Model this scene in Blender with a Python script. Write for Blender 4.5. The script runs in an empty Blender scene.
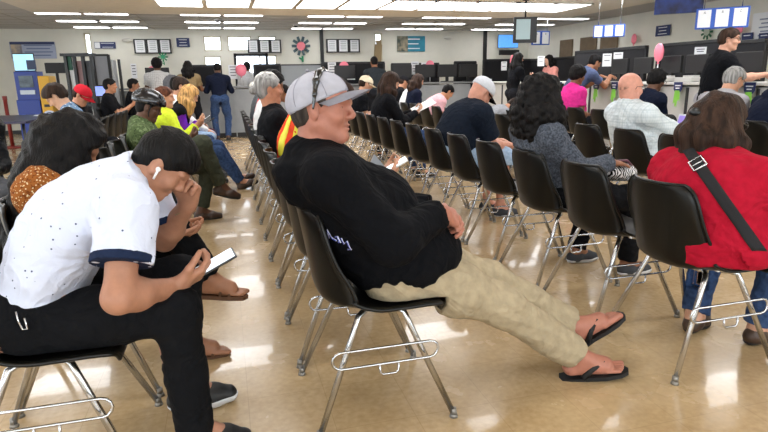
import bpy, bmesh, math, random
import numpy as np
from mathutils import Vector, Matrix
random.seed(7)
scene = bpy.context.scene
COL = scene.collection
rad = math.radians
def V(*a): return np.array(a, dtype=np.float64)
def nrm(v):
    v = np.asarray(v, float); return v / (np.linalg.norm(v) + 1e-12)
# ------------------------------------------------------------------ materials
def lin(h):
    if not isinstance(h, str): return tuple(h)
    h = h.lstrip('#'); o = []
    for i in (0, 2, 4):
        c = int(h[i:i+2], 16) / 255.
        o.append(c / 12.92 if c <= .04045 else ((c + .055) / 1.055) ** 2.4)
    return tuple(o)
_M = {}
def mat(name, col='#808080', rough=.6, metal=0., emit=0., noise=0., nscale=20., bump=0., bscale=60., col2=None, coat=0., spec=.5, sss=0., stretch=None, alpha=None, sheen=0.):
    key = name
    if key in _M: return _M[key]
    m = bpy.data.materials.new(name); m.use_nodes = True
    nt = m.node_tree; b = nt.nodes['Principled BSDF']; L = nt.links
    c = lin(col)
    b.inputs['Base Color'].default_value = (*c, 1)
    b.inputs['Roughness'].default_value = rough
    b.inputs['Metallic'].default_value = metal
    b.inputs['Specular IOR Level'].default_value = spec
    b.inputs['Coat Weight'].default_value = coat
    if sheen: b.inputs['Sheen Weight'].default_value = sheen
    if emit:
        b.inputs['Emission Color'].default_value = (*c, 1); b.inputs['Emission Strength'].default_value = emit
    if sss:
        b.inputs['Subsurface Weight'].default_value = sss
        b.inputs['Subsurface Radius'].default_value = (.012, .004, .002)
    tc = nt.nodes.new('ShaderNodeTexCoord')
    src = tc.outputs['Object']
    if stretch:
        mp = nt.nodes.new('ShaderNodeMapping'); mp.inputs['Scale'].default_value = stretch
        L.new(src, mp.inputs['Vector']); src = mp.outputs['Vector']
    if noise or col2:
        n = nt.nodes.new('ShaderNodeTexNoise'); n.inputs['Scale'].default_value = nscale; n.inputs['Detail'].default_value = 4
        L.new(src, n.inputs['Vector'])
        r = nt.nodes.new('ShaderNodeValToRGB')
        if col2: a0, a1 = lin(col), lin(col2)
        else: a0, a1 = tuple(x * (1 - noise) for x in c), tuple(min(1, x * (1 + noise)) for x in c)
        r.color_ramp.elements[0].color = (*a0, 1); r.color_ramp.elements[1].color = (*a1, 1)
        r.color_ramp.elements[0].position = .35; r.color_ramp.elements[1].position = .65
        L.new(n.outputs['Fac'], r.inputs['Fac']); L.new(r.outputs['Color'], b.inputs['Base Color'])
    if bump:
        n2 = nt.nodes.new('ShaderNodeTexNoise'); n2.inputs['Scale'].default_value = bscale; n2.inputs['Detail'].default_value = 3
        L.new(src, n2.inputs['Vector'])
        bp = nt.nodes.new('ShaderNodeBump'); bp.inputs['Strength'].default_value = bump; bp.inputs['Distance'].default_value = .01
        L.new(n2.outputs['Fac'], bp.inputs['Height']); L.new(bp.outputs['Normal'], b.inputs['Normal'])
    _M[key] = m
    return m
def wrinkle(m, scale=7., dist=.022):
    nt = m.node_tree; L = nt.links; b = nt.nodes['Principled BSDF']
    if 'wrk' in nt.nodes: return m
    tc = [n for n in nt.nodes if n.type == 'TEX_COORD'][0]
    n = nt.nodes.new('ShaderNodeTexNoise'); n.name = 'wrk'; n.inputs['Scale'].default_value = scale; n.inputs['Detail'].default_value = 2.5; n.inputs['Distortion'].default_value = 1.1
    mr = nt.nodes.new('ShaderNodeMath'); mr.operation = 'PINGPONG'; mr.inputs[1].default_value = .17
    L.new(tc.outputs['Object'], n.inputs['Vector']); L.new(n.outputs['Fac'], mr.inputs[0])
    bp = nt.nodes.new('ShaderNodeBump'); bp.inputs['Strength'].default_value = .40; bp.inputs['Distance'].default_value = dist * 4
    L.new(mr.outputs[0], bp.inputs['Height'])
    old = b.inputs['Normal'].links
    if old: L.new(old[0].from_socket, bp.inputs['Normal'])
    L.new(bp.outputs['Normal'], b.inputs['Normal']); return m
def cloth(name, col, col2=None, nscale=30, rough=.9, bump=.2, bscale=70):
    return wrinkle(mat(name, col, rough, noise=.10, nscale=nscale, bump=bump, bscale=bscale, col2=col2, spec=.12))
def hairm(name, col, rough=.6):
    return mat(name, col, rough, noise=.55, nscale=26, bump=.8, bscale=75, spec=.16, stretch=(1.6, 1.6, .16))
def pattern(name, base, kind, cols, scale=1.0, rough=.85):
    """cloth with a woven / printed pattern"""
    if name in _M: return _M[name]
    m = mat(name, base, .9, spec=.12, bump=.2, bscale=70)
    nt = m.node_tree; L = nt.links; b = nt.nodes['Principled BSDF']
    tc = [n for n in nt.nodes if n.type == 'TEX_COORD'][0]
    def mix(fac, a, bcol):
        x = nt.nodes.new('ShaderNodeMix'); x.data_type = 'RGBA'
        if isinstance(fac, float): x.inputs[0].default_value = fac
        else: L.new(fac, x.inputs[0])
        for sock, v in ((x.inputs[6], a), (x.inputs[7], bcol)):
            if isinstance(v, tuple): sock.default_value = (*v, 1)
            else: L.new(v, sock)
        return x.outputs[2]
    def ramp(src, p0, p1):
        r = nt.nodes.new('ShaderNodeMapRange'); r.inputs[1].default_value = p0; r.inputs[2].default_value = p1
        L.new(src, r.inputs[0]); return r.outputs[0]
    cur = lin(base)
    if kind == 'plaid':
        for ax, c, sc in (('X', cols[0], 14), ('Y', cols[0], 14), ('Z', cols[0], 14), ('Z', cols[1], 6), ('Y', cols[1], 6)):
            w = nt.nodes.new('ShaderNodeTexWave'); w.bands_direction = ax; w.inputs['Scale'].default_value = sc * scale; w.inputs['Distortion'].default_value = .4
            L.new(tc.outputs['Object'], w.inputs['Vector'])
            cur = mix(ramp(w.outputs['Fac'], .8, 1.6), cur, lin(c))
    elif kind == 'voronoi':
        v = nt.nodes.new('ShaderNodeTexVoronoi'); v.inputs['Scale'].default_value = scale
        L.new(tc.outputs['Object'], v.inputs['Vector'])
        cur = mix(ramp(v.outputs['Distance'], .32, .22), cur, lin(cols[0]))
        n = nt.nodes.new('ShaderNodeTexNoise'); n.inputs['Scale'].default_value = scale * .9
        L.new(tc.outputs['Object'], n.inputs['Vector'])
        cur = mix(ramp(n.outputs['Fac'], .56, .62), cur, lin(cols[1]))
    elif kind == 'dots':
        v = nt.nodes.new('ShaderNodeTexVoronoi'); v.inputs['Scale'].default_value = scale; v.inputs['Randomness'].default_value = .55
        L.new(tc.outputs['Object'], v.inputs['Vector'])
        cur = mix(ramp(v.outputs['Distance'], .11, .08), cur, lin(cols[0]))
    elif kind == 'zebra':
        w = nt.nodes.new('ShaderNodeTexWave'); w.inputs['Scale'].default_value = scale; w.inputs['Distortion'].default_value = 9; w.inputs['Detail Scale'].default_value = 1.2
        L.new(tc.outputs['Object'], w.inputs['Vector'])
        cur = mix(ramp(w.outputs['Fac'], .45, .55), cur, lin(cols[0]))
    elif kind == 'stripeY':
        w = nt.nodes.new('ShaderNodeTexWave'); w.bands_direction = 'Z'; w.inputs['Scale'].default_value = scale
        L.new(tc.outputs['Object'], w.inputs['Vector'])
        cur = mix(ramp(w.outputs['Fac'], .45, .55), cur, lin(cols[0]))
    L.new(cur, b.inputs['Base Color'])
    return wrinkle(m)
# ------------------------------------------------------------------ object helpers
def tag(o, label=None, cat=None, group=None, kind=None):
    if label: o['label'] = label
    if cat: o['category'] = cat
    if group: o['group'] = group
    if kind: o['kind'] = kind
    return o
def empty(name, loc=(0, 0, 0), rz=0, **k):
    o = bpy.data.objects.new(name, None); COL.objects.link(o); o.location = loc; o.rotation_euler = (0, 0, rz)
    o.empty_display_size = .1
    return tag(o, **k)
def link_mesh(name, me, m, parent=None, smooth=False):
    o = bpy.data.objects.new(name, me); COL.objects.link(o)
    for mm in (m if isinstance(m, (list, tuple)) else [m]):
        if mm: me.materials.append(mm)
    if smooth and len(me.polygons): me.polygons.foreach_set('use_smooth', [True] * len(me.polygons))
    if parent: o.parent = parent
    return o
class MB:
    """collects plain shapes into ONE mesh"""
    def __init__(s): s.bm = bmesh.new(); s.mi = 0
    def _mi(s, fs, mi):
        for f in fs: f.material_index = mi
    def box(s, c, d, rot=None, bev=0., mi=0):
        r = bmesh.ops.create_cube(s.bm, size=1.); vs = r['verts']
        M = Matrix.Translation(c) @ (rot.to_4x4() if rot is not None else Matrix.Identity(4)) @ Matrix.Diagonal((d[0], d[1], d[2], 1))
        bmesh.ops.transform(s.bm, matrix=M, verts=vs)
        fs = list({f for v in vs for f in v.link_faces}); s._mi(fs, mi)
        if bev > 0:
            es = list({e for v in vs for e in v.link_edges})
            r = bmesh.ops.bevel(s.bm, geom=es, offset=bev, segments=2, profile=.5, affect='EDGES')
            s._mi(r['faces'], mi)
        return s
    def cyl(s, a, b, r1, r2=None, n=12, mi=0, cap=True):
        a, b = Vector(a), Vector(b); r2 = r1 if r2 is None else r2
        d = b - a; q = d.to_track_quat('Z', 'Y')
        r = bmesh.ops.create_cone(s.bm, cap_ends=cap, segments=n, radius1=r1, radius2=r2, depth=d.length)
        bmesh.ops.transform(s.bm, matrix=Matrix.Translation((a + b) / 2) @ q.to_matrix().to_4x4(), verts=r['verts'])
        fs = list({f for v in r['verts'] for f in v.link_faces}); s._mi(fs, mi)
        for f in fs: f.smooth = len(f.verts) == 4
        return s
    def sph(s, c, r, sc=(1, 1, 1), n=12, mi=0, rot=None):
        q = bmesh.ops.create_uvsphere(s.bm, u_segments=n * 2, v_segments=n, radius=r)
        M = Matrix.Translation(c) @ (rot.to_4x4() if rot is not None else Matrix.Identity(4)) @ Matrix.Diagonal((*sc, 1))
        bmesh.ops.transform(s.bm, matrix=M, verts=q['verts'])
        fs = list({f for v in q['verts'] for f in v.link_faces}); s._mi(fs, mi)
        for f in fs: f.smooth = True
        return s
    def tube(s, pts, r, n=8, closed=False, mi=0):
        pts = [np.array(p, float) for p in pts]; N = len(pts); rings = []
        up = None
        rr = r if isinstance(r, (list, tuple)) else [r] * N
        for i, p in enumerate(pts):
            if closed: t = nrm(pts[(i + 1) % N] - pts[i - 1])
            else: t = nrm(pts[min(i + 1, N - 1)] - pts[max(i - 1, 0)])
            if up is None:
                up = nrm(np.cross(t, V(0, 0, 1) if abs(t[2]) < .9 else V(1, 0, 0)))
            up = nrm(up - t * np.dot(up, t)); w = np.cross(t, up)
            rings.append([s.bm.verts.new(tuple(p + rr[i] * (math.cos(a) * up + math.sin(a) * w))) for a in np.linspace(0, 2 * math.pi, n, endpoint=False)])
        for i in range(N if closed else N - 1):
            A, B = rings[i], rings[(i + 1) % N]
            for j in range(n):
                f = s.bm.faces.new((A[j], A[(j + 1) % n], B[(j + 1) % n], B[j])); f.smooth = True; f.material_index = mi
        if not closed:
            for R_, rev in ((rings[0], True), (rings[-1], False)):
                f = s.bm.faces.new(R_[::-1] if rev else R_); f.material_index = mi
        return s
    def prism(s, poly, t, M=None, mi=0):
        """flat outline poly (list of 2D) extruded by t along local z, then transformed"""
        a = [s.bm.verts.new((x, y, 0)) for x, y in poly]; b = [s.bm.verts.new((x, y, t)) for x, y in poly]
        n = len(a); fs = [s.bm.faces.new(a[::-1]), s.bm.faces.new(b)]
        for i in range(n): fs.append(s.bm.faces.new((a[i], a[(i + 1) % n], b[(i + 1) % n], b[i])))
        s._mi(fs, mi)
        if M is not None: bmesh.ops.transform(s.bm, matrix=M, verts=a + b)
        return s
    def build(s, name, m, parent=None, loc=None):
        me = bpy.data.meshes.new(name)
        bmesh.ops.recalc_face_normals(s.bm, faces=s.bm.faces)
        s.bm.to_mesh(me); s.bm.free()
        o = link_mesh(name, me, m, parent)
        if loc is not None: o.location = loc
        return o
def text_mesh(txt, size, extr=.001):
    cu = bpy.data.curves.new('txt', 'FONT'); cu.body = txt; cu.size = size; cu.extrude = extr; cu.align_x = 'CENTER'; cu.align_y = 'CENTER'
    o = bpy.data.objects.new('txt', cu); COL.objects.link(o)
    dg = bpy.context.evaluated_depsgraph_get(); me = bpy.data.meshes.new_from_object(o.evaluated_get(dg))
    bpy.data.objects.remove(o); bpy.data.curves.remove(cu)
    me.materials.clear()
    return me
def copy_tree(o, parent=None):
    c = o.copy(); COL.objects.link(c)
    if parent is not None: c.parent = parent
    for ch in list(o.children): copy_tree(ch, c)
    return c
# ------------------------------------------------------------------ implicit-surface modelling
class Field:
    def __init__(s, k=.03): s.p = []; s.k = k; s.cuts = []
    def cone(s, a, b, ra, rb, op='add', clip=None, sq=None, k=None):
        a = np.asarray(a, float); b = np.asarray(b, float); R = max(ra, rb)
        if sq is not None: R *= max(1, sq[1])
        lo = np.minimum(a, b) - R; hi = np.maximum(a, b) + R
        def f(x, y, z):
            px, py, pz = x - a[0], y - a[1], z - a[2]
            q = b - a; qq = max(q @ q, 1e-9)
            if sq is not None:
                d, fac = sq; dd = px * d[0] + py * d[1] + pz * d[2]; g = (1 / fac - 1)
                qd = q @ d; q2 = q + d * (qd * g); px = px + dd * g * d[0]; py = py + dd * g * d[1]; pz = pz + dd * g * d[2]
                q = q2; qq = max(q @ q, 1e-9)
            t = np.clip((px * q[0] + py * q[1] + pz * q[2]) / qq, 0, 1)
            d_ = np.sqrt((px - t * q[0]) ** 2 + (py - t * q[1]) ** 2 + (pz - t * q[2]) ** 2) - (ra + (rb - ra) * t)
            return d_
        s.p.append((f, lo, hi, op, clip, k)); return s
    def ell(s, c, r, R=None, op='add', clip=None, k=None):
        c = np.asarray(c, float); r = np.asarray(r, float) if np.ndim(r) else np.array([r, r, r], float)
        R = np.eye(3) if R is None else np.asarray(R)     # columns = local axes
        e = np.sqrt(((R * r[None, :]) ** 2).sum(1))
        def f(x, y, z):
            px, py, pz = x - c[0], y - c[1], z - c[2]
            qx = px * R[0, 0] + py * R[1, 0] + pz * R[2, 0]; qy = px * R[0, 1] + py * R[1, 1] + pz * R[2, 1]; qz = px * R[0, 2] + py * R[1, 2] + pz * R[2, 2]
            k0 = np.sqrt((qx / r[0]) ** 2 + (qy / r[1]) ** 2 + (qz / r[2]) ** 2)
            k1 = np.sqrt((qx / r[0] ** 2) ** 2 + (qy / r[1] ** 2) ** 2 + (qz / r[2] ** 2) ** 2)
            return np.where(k1 > 1e-6, k0 * (k0 - 1) / np.maximum(k1, 1e-6), -r.min())
        s.p.append((f, c - e, c + e, op, clip, k)); return s
    def mesh(s, h, noise=None, name='m'):
        k = s.k
        adds = [p for p in s.p if p[3] == 'add']
        lo = np.min([p[1] for p in adds], 0) - 3 * h - .012; hi = np.max([p[2] for p in adds], 0) + 3 * h + .012
        n = np.ceil((hi - lo) / h).astype(int) + 1
        D = np.full(tuple(n), .5, np.float32)
        ax = [(lo[i] + h * np.arange(n[i])).astype(np.float32) for i in range(3)]
        for f, a, b, op, clip, kk in s.p:
            kk = k if kk is None else kk
            m = kk + 2.5 * h
            i0 = np.clip(np.floor((a - m - lo) / h).astype(int), 0, n - 1); i1 = np.clip(np.ceil((b + m - lo) / h).astype(int) + 1, 1, n)
            if (i1 <= i0).any(): continue
            sl = tuple(slice(i0[i], i1[i]) for i in range(3))
            x = ax[0][sl[0]][:, None, None]; y = ax[1][sl[1]][None, :, None]; z = ax[2][sl[2]][None, None, :]
            d = f(x, y, z).astype(np.float32)
            if clip:
                for pt, nn in clip: d = np.maximum(d, (x - pt[0]) * nn[0] + (y - pt[1]) * nn[1] + (z - pt[2]) * nn[2])
            E = D[sl]
            if op == 'add':
                hh = np.clip(.5 + .5 * (E - d) / kk, 0, 1)
                D[sl] = E + (d - E) * hh - kk * hh * (1 - hh)
            elif op == 'sub':
                hh = np.clip(.5 - .5 * (E + d) / kk, 0, 1)
                D[sl] = E + (-d - E) * hh + kk * hh * (1 - hh)
        X = None
        if noise is not None or s.cuts:
            x = ax[0][:, None, None]; y = ax[1][None, :, None]; z = ax[2][None, None, :]
            if noise is not None:
                ii = np.nonzero(np.abs(D) < .04)
                D[ii] += noise(ax[0][ii[0]], ax[1][ii[1]], ax[2][ii[2]]).astype(np.float32)
            for c_ in s.cuts:
                if callable(c_):
                    ii = np.nonzero(D < .03); D[ii] = np.maximum(D[ii], c_(ax[0][ii[0]], ax[1][ii[1]], ax[2][ii[2]]).astype(np.float32))
            for pt, nn in [c_ for c_ in s.cuts if not callable(c_)]: D = np.maximum(D, ((x - pt[0]) * nn[0] + (y - pt[1]) * nn[1] + (z - pt[2]) * nn[2]).astype(np.float32))
        for sl in ((0, ), (-1, )):
            D[sl[0], :, :] = np.maximum(D[sl[0], :, :], .01); D[:, sl[0], :] = np.maximum(D[:, sl[0], :], .01); D[:, :, sl[0]] = np.maximum(D[:, :, sl[0]], .01)
        return nets(D, lo, h, name)
def nets(D, lo, h, name):
    S = D < 0
    c = S[:-1, :-1, :-1].astype(np.uint8)
    for a in (0, 1):
        for b in (0, 1):
            for g in (0, 1):
                if a + b + g: c = c + S[a:D.shape[0] - 1 + a, b:D.shape[1] - 1 + b, g:D.shape[2] - 1 + g]
    act = (c > 0) & (c < 8)
    I = np.argwhere(act)
    vid = np.full(act.shape, -1, np.int32); vid[act] = np.arange(len(I))
    pos = np.zeros((len(I), 3)); cnt = np.zeros(len(I))
    corners = [(a, b, g) for a in (0, 1) for b in (0, 1) for g in (0, 1)]
    val = {cc: D[I[:, 0] + cc[0], I[:, 1] + cc[1], I[:, 2] + cc[2]] for cc in corners}
    for cc in corners:
        for ax in range(3):
            if cc[ax] == 0:
                dd = list(cc); dd[ax] = 1; dd = tuple(dd)
                da, db = val[cc], val[dd]; x = (da < 0) != (db < 0)
                t = np.where(x, da / np.where(x, da - db, 1), 0)
                p = np.tile(np.array(cc, float), (len(I), 1)); p[:, ax] += t
                pos += p * x[:, None]; cnt += x
    pos = (I + pos / np.maximum(cnt, 1)[:, None]) * h + lo
    F = []
    for ax in range(3):
        o1, o2 = [(1, 2), (2, 0), (0, 1)][ax]
        s0 = [slice(None)] * 3; s1 = [slice(None)] * 3
        s0[ax] = slice(0, -1); s1[ax] = slice(1, None)
        A, B = S[tuple(s0)], S[tuple(s1)]
        E = np.argwhere(A != B)
        E = E[(E[:, o1] > 0) & (E[:, o2] > 0) & (E[:, o1] < D.shape[o1] - 1) & (E[:, o2] < D.shape[o2] - 1)]
        if not len(E): continue
        flip = A[E[:, 0], E[:, 1], E[:, 2]]
        q = []
        for d1, d2 in ((-1, -1), (0, -1), (0, 0), (-1, 0)):
            G = E.copy(); G[:, o1] += d1; G[:, o2] += d2; q.append(vid[G[:, 0], G[:, 1], G[:, 2]])
        q = np.stack(q, 1); q = np.where(flip[:, None], q, q[:, ::-1]); F.append(q)
    F = np.concatenate(F) if F else np.zeros((0, 4), int)
    F = F[(F >= 0).all(1)]
    me = bpy.data.meshes.new(name)
    me.vertices.add(len(pos)); me.vertices.foreach_set('co', pos.astype(np.float32).ravel())
    me.loops.add(len(F) * 4); me.loops.foreach_set('vertex_index', F.astype(np.int32).ravel())
    me.polygons.add(len(F)); me.polygons.foreach_set('loop_start', np.arange(0, len(F) * 4, 4, dtype=np.int32))
    me.update(calc_edges=True); me.validate()
    me.polygons.foreach_set('use_smooth', np.ones(len(me.polygons), bool))
    return me
def folds(amp, sc, seed=0):
    r = np.random.RandomState(seed); ph = r.rand(8) * 6.28
    def f(x, y, z):
        a = np.sin(sc * (1.3 * x + .6 * z) + 1.6 * np.sin(sc * .6 * y + ph[0]) + ph[1])
        b = np.sin(sc * (1.1 * z - .5 * y) + 1.8 * np.sin(sc * .5 * x + ph[2]) + ph[3])
        c = np.sin(sc * 2.1 * (z + .5 * x) + 2.2 * np.sin(sc * .7 * y + ph[4]) + ph[5])
        d = np.sin(sc * 2.4 * (x - .4 * z) + 2.0 * np.sin(sc * .8 * z + ph[6]) + ph[7])
        return amp * (.40 * a + .30 * b + .42 * np.abs(c) + .38 * np.abs(d) - .5)
    return f
def seat_contact(yaw, dx):
    """flattens what presses against the chair shell"""
    cy, sy = math.cos(rad(yaw)), math.sin(rad(yaw))
    def f(x, y, z):
        u = x * cy - y * sy + dx; v = x * sy + y * cy
        w = np.clip(np.abs(v) / .22, 0, 1.1)
        seat = np.minimum(np.minimum(.459 + .016 * w ** 3.2 + .052 * w ** 2.6 * np.exp(-((u + .15) / .09) ** 2) - z, .240 - u), np.minimum(.262 - np.abs(v), z - .22))
        t = np.clip((z - .47) / .34, 0, 1)
        xb = -.203 - .062 * t + .044 * w ** 3.2 + .018 * w * w + .016 + .078 * w ** 2.6 * np.exp(-((z - .49) / .10) ** 2)
        back = np.minimum(np.minimum(xb - u, u - xb + .12), np.minimum(np.minimum(.822 - z, z - .43), .245 - np.abs(v)))
        return np.maximum(seat, back)
    return f
def strands(amp, sc, seed=0, curl=0.):
    r = np.random.RandomState(seed); ph = r.rand(8) * 6.28
    def f(x, y, z):
        w = curl * np.sin(30 * z + 3 * np.sin(9 * x + ph[0]) + ph[1])
        a = np.sin(sc * (x + .15 * z) + w + 1.2 * np.sin(13 * y + ph[2])) ; b = np.sin(sc * 1.15 * (y - .12 * z) + w + 1.3 * np.sin(11 * x + ph[3]))
        return amp * (a * .5 + b * .5)
    return f
def curls(amp, sc, seed=0):
    r = np.random.RandomState(seed); ph = r.rand(9) * 6.28
    def f(x, y, z):
        a = np.sin(sc * x + 1.5 * np.sin(sc * .7 * y + ph[0]) + ph[1]) * np.sin(sc * y + 1.5 * np.sin(sc * .7 * z + ph[2]) + ph[3]) * np.sin(sc * .8 * z + 1.5 * np.sin(sc * .6 * x + ph[4]) + ph[5])
        b = np.sin(sc * 2.1 * x + ph[6]) * np.sin(sc * 2.1 * z + ph[7])
        return amp * (a + .35 * b)
    return f
# ------------------------------------------------------------------ people
def rotm(pitch, yaw, roll=0):
    p, y, r = rad(pitch), rad(yaw), rad(roll)
    Rz = np.array([[math.cos(y), -math.sin(y), 0], [math.sin(y), math.cos(y), 0], [0, 0, 1]])
    Ry = np.array([[math.cos(p), 0, math.sin(p)], [0, 1, 0], [-math.sin(p), 0, math.cos(p)]])
    Rx = np.array([[1, 0, 0], [0, math.cos(r), -math.sin(r)], [0, math.sin(r), math.cos(r)]])
    return Rz @ Ry @ Rx
def ik(a, t, l1, l2, hint):
    a, t = np.asarray(a, float), np.asarray(t, float); d = t - a; L = np.linalg.norm(d)
    if L > (l1 + l2) * .995: t = a + d / L * (l1 + l2) * .995; d = t - a; L = np.linalg.norm(d)
    u = d / L; x = (l1 * l1 - l2 * l2 + L * L) / (2 * L); hgt = math.sqrt(max(l1 * l1 - x * x, 0))
    w = np.asarray(hint, float); w = nrm(w - u * (w @ u))
    return a + u * x + w * hgt, t
def skin(tone):
    return mat('skin_' + tone.strip('#'), tone, .5, noise=.07, nscale=35, bump=.06, bscale=180, sss=.06, spec=.4)
def seat(lean=0, pitch=10, hyaw=0, hands='lap', **k):
    """seated facing +x on a chair centred at the origin"""
    p = dict(pel=V(-.05, 0, .56), lean=lean, hd=(pitch, hyaw, 0), nl=lean * .7 + pitch * .25)
    if hands == 'lap': p.update(hR=V(.24, -.07, .67), hL=V(.25, .06, .67), fR=V(.8, .4, -.3), fL=V(.8, -.4, -.3), nR=V(0, 0, -1), nL=V(0, 0, -1), cR=35, cL=35)
    elif hands == 'phone': p.update(hR=V(.27, -.07, .76), hL=V(.27, .07, .74), fR=V(.7, .4, .4), fL=V(.7, -.4, .4), nR=V(-.3, .5, .8), nL=V(-.3, -.5, .8), cR=40, cL=40)
    elif hands == 'knees': p.update(hR=V(.36, -.05, .60), hL=V(.36, .06, .60), fR=V(.8, .5, -.3), fL=V(.8, -.5, -.3), nR=V(0, .3, -1), nL=V(0, -.3, -1), cR=40, cL=40)
    elif hands == 'face': p.update(hR=V(.22, -.05, .70), hL=V(.30, .06, .90), fR=V(.8, .4, -.3), fL=V(-.2, -.2, 1), nR=V(0, 0, -1), nL=V(-1, -.2, -.2), cR=40, cL=60)
    p.update(aR=V(.40, -.12, .095), aL=V(.38, .12, .095), tR=V(1, -.15, 0), tL=V(1, .15, 0))
    for q, v in k.items(): p[q] = v
    return p
def stand(lean=4, pitch=5, hyaw=0, hands='down', **k):
    p = dict(pel=V(0, 0, .93), tl=.50, lean=lean, hd=(pitch, hyaw, 0), nl=lean * .7 + pitch * .2)
    if hands == 'down': p.update(hR=V(.06, -.25, .83), hL=V(.06, .25, .83), fR=V(.1, 0, -1), fL=V(.1, 0, -1), nR=V(0, 1, 0), nL=V(0, -1, 0), cR=25, cL=25)
    elif hands == 'counter': p.update(hR=V(.34, -.16, 1.13), hL=V(.34, .16, 1.13), fR=V(1, .3, -.15), fL=V(1, -.3, -.15), nR=V(0, 0, -1), nL=V(0, 0, -1), cR=15, cL=15)
    p.update(aR=V(-.02, -.11, .09), aL=V(.03, .11, .09), tR=V(1, -.15, 0), tL=V(1, .15, 0))
    for q, v in k.items(): p[q] = v
    return p
def skeleton(p, s, fem):
    K = {}
    P = p['pel'] * 1.0
    Lt = p.get('tl', .462) * s; ln = rad(p.get('lean', 0)); sl = rad(p.get('slouch', 0))
    N = p['nb'] * 1.0 if 'nb' in p else P + Lt * V(math.sin(ln), p.get('side', 0), math.cos(ln))
    K['P'], K['N'] = P, N
    t = nrm(N - P)
    tw = rad(p.get('tw', 0)); lat0 = V(0, 1, 0); latN = nrm(V(-math.sin(tw), math.cos(tw), p.get('tilt', 0)))
    bow = p.get('bow', .03) * s
    back = nrm(np.cross(lat0, t)); fwd = nrm(np.cross(lat0, t))     # lat x up = forward
    K['fwd'] = fwd
    K['W'] = P + (N - P) * .36 - fwd * bow * .8
    K['C'] = P + (N - P) * .70 - fwd * bow
    K['t'] = nrm(N - K['C']); K['t0'] = nrm(K['W'] - P); K['lat'] = lat0; K['latN'] = nrm(latN - K['t'] * (latN @ K['t']))
    K['fN'] = np.cross(K['latN'], K['t']); K['f0'] = np.cross(lat0, K['t0'])
    w = (.165 if fem else .185) * s * p.get('shw', 1)
    shr = p.get('shrug', 0)
    for sd, sg in (('R', -1), ('L', 1)):
        S = N - K['t'] * (.055 * s - shr) + K['latN'] * sg * w + K['fN'] * p.get('shf', .01)
        K['S' + sd] = S
        hint = p.get('e' + sd, V(-.5, sg * .5, -.8))
        al = p.get('al', 1.); E, Wr = ik(S, p['h' + sd], .29 * s * al, .255 * s * al, hint); K['E' + sd], K['H' + sd] = E, Wr
        Hh = P + lat0 * sg * .09 * s - V(0, 0, .02)
        K['hip' + sd] = Hh
        kn, an = ik(Hh, p['a' + sd], .435 * s, .43 * s, p.get('k' + sd, V(.5, sg * .15, 1))); K['K' + sd], K['A' + sd] = kn, an
        tt = p.get('t' + sd, V(1, 0, 0)); K['T' + sd] = nrm(tt)
    K['R'] = rotm(*p['hd'])
    nl = rad(p.get('nl', 10))
    K['H'] = p['hc'] * 1.0 if 'hc' in p else N + V(math.sin(nl), 0, math.cos(nl)) * .15 * s + K['R'] @ V(.03, 0, .03) * s
    return K
def torso(F, K, s, o, bk, fem, k=None, neck=False, w=1.0):
    lat, t0 = K['lat'], K['t0']
    R0 = np.stack([K['f0'], lat, t0], 1); RN = np.stack([K['fN'], K['latN'], K['t']], 1)
    hipw = (.175 if fem else .165) * w
    F.ell(K['P'] + K['f0'] * .0, V(.115 * s * (1 + .35 * bk) + o, hipw * s * (1 + .25 * bk) + o, .125 * s + o), R0, k=.05)
    F.ell(K['W'] + K['f0'] * .03 * bk, V(.098 * s * (1 + .75 * bk) + o, (.135 if fem else .148) * w * s * (1 + .45 * bk) + o, .16 * s + o), R0, k=.06)
    F.ell(K['C'] + K['fN'] * .01, V(.108 * s * (1 + .3 * bk) + o, .158 * w * s * (1 + .25 * bk) + o, .17 * s + o), RN, k=.06)
    top = K['N'] - K['t'] * .055 * s
    for sd in 'RL':
        F.cone(top - K['t'] * .03, K['S' + sd] - K['t'] * .012, .075 * s + o, .055 * s + o, k=.05)
        F.cone(K['N'] + K['t'] * .005 - K['fN'] * .015, K['S' + sd] + K['t'] * .0, .050 * s + o, .048 * s + o, k=.05)
    if fem:
        for sg in (-1, 1): F.ell(K['C'] + K['fN'] * .085 * s + K['latN'] * sg * .07 * s - K['t'] * .0, .058 * s + o, k=.05)
def hand(F, wr, d, n, side, curl, s, fat=0.):
    d = nrm(d); n = np.asarray(n, float); n = nrm(n - d * (n @ d)); l = np.cross(n, d) * (1 if side == 'L' else -1)
    a0 = rad(curl)
    F.cone(wr - d * .01, wr + d * .03, .023 * s, .024 * s, sq=(l, 1.25), k=.015)
    for off, kn, ln, sp in ((.028, .088, .072, .10), (.0095, .092, .080, .03), (-.0095, .088, .074, -.04), (-.027, .080, .058, -.11)):
        kp = wr + (d * kn + l * off) * s
        F.cone(wr + (d * .02 + l * off * .7) * s, kp, .0155 * s + fat, .0125 * s + fat, k=.012)
        p0 = kp; an = 0; r = .0098 * s + fat; q = nrm(d + l * sp)
        for fr, ac in ((.45, .75), (.31, 1.0), (.24, .7)):
            an += a0 * ac; p1 = p0 + (q * math.cos(an) + n * math.sin(an)) * ln * fr * s
            F.cone(p0, p1, r, r * .9, k=.005); p0 = p1; r *= .9
    b0 = wr + (d * .022 + l * .022) * s; b1 = b0 + nrm(d * .75 + l * .65 + n * .25) * .046 * s
    b2 = b1 + nrm(d * .95 + l * .25 + n * (.2 + curl / 120)) * .036 * s; b3 = b2 + nrm(d * .95 - l * .1 + n * (.25 + curl / 90)) * .028 * s
    F.cone(b0, b1, .0155 * s + fat, .0125 * s + fat, k=.014); F.cone(b1, b2, .0118 * s + fat, .0105 * s + fat, k=.006); F.cone(b2, b3, .0105 * s + fat, .0088 * s + fat, k=.005)
    return l
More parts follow.
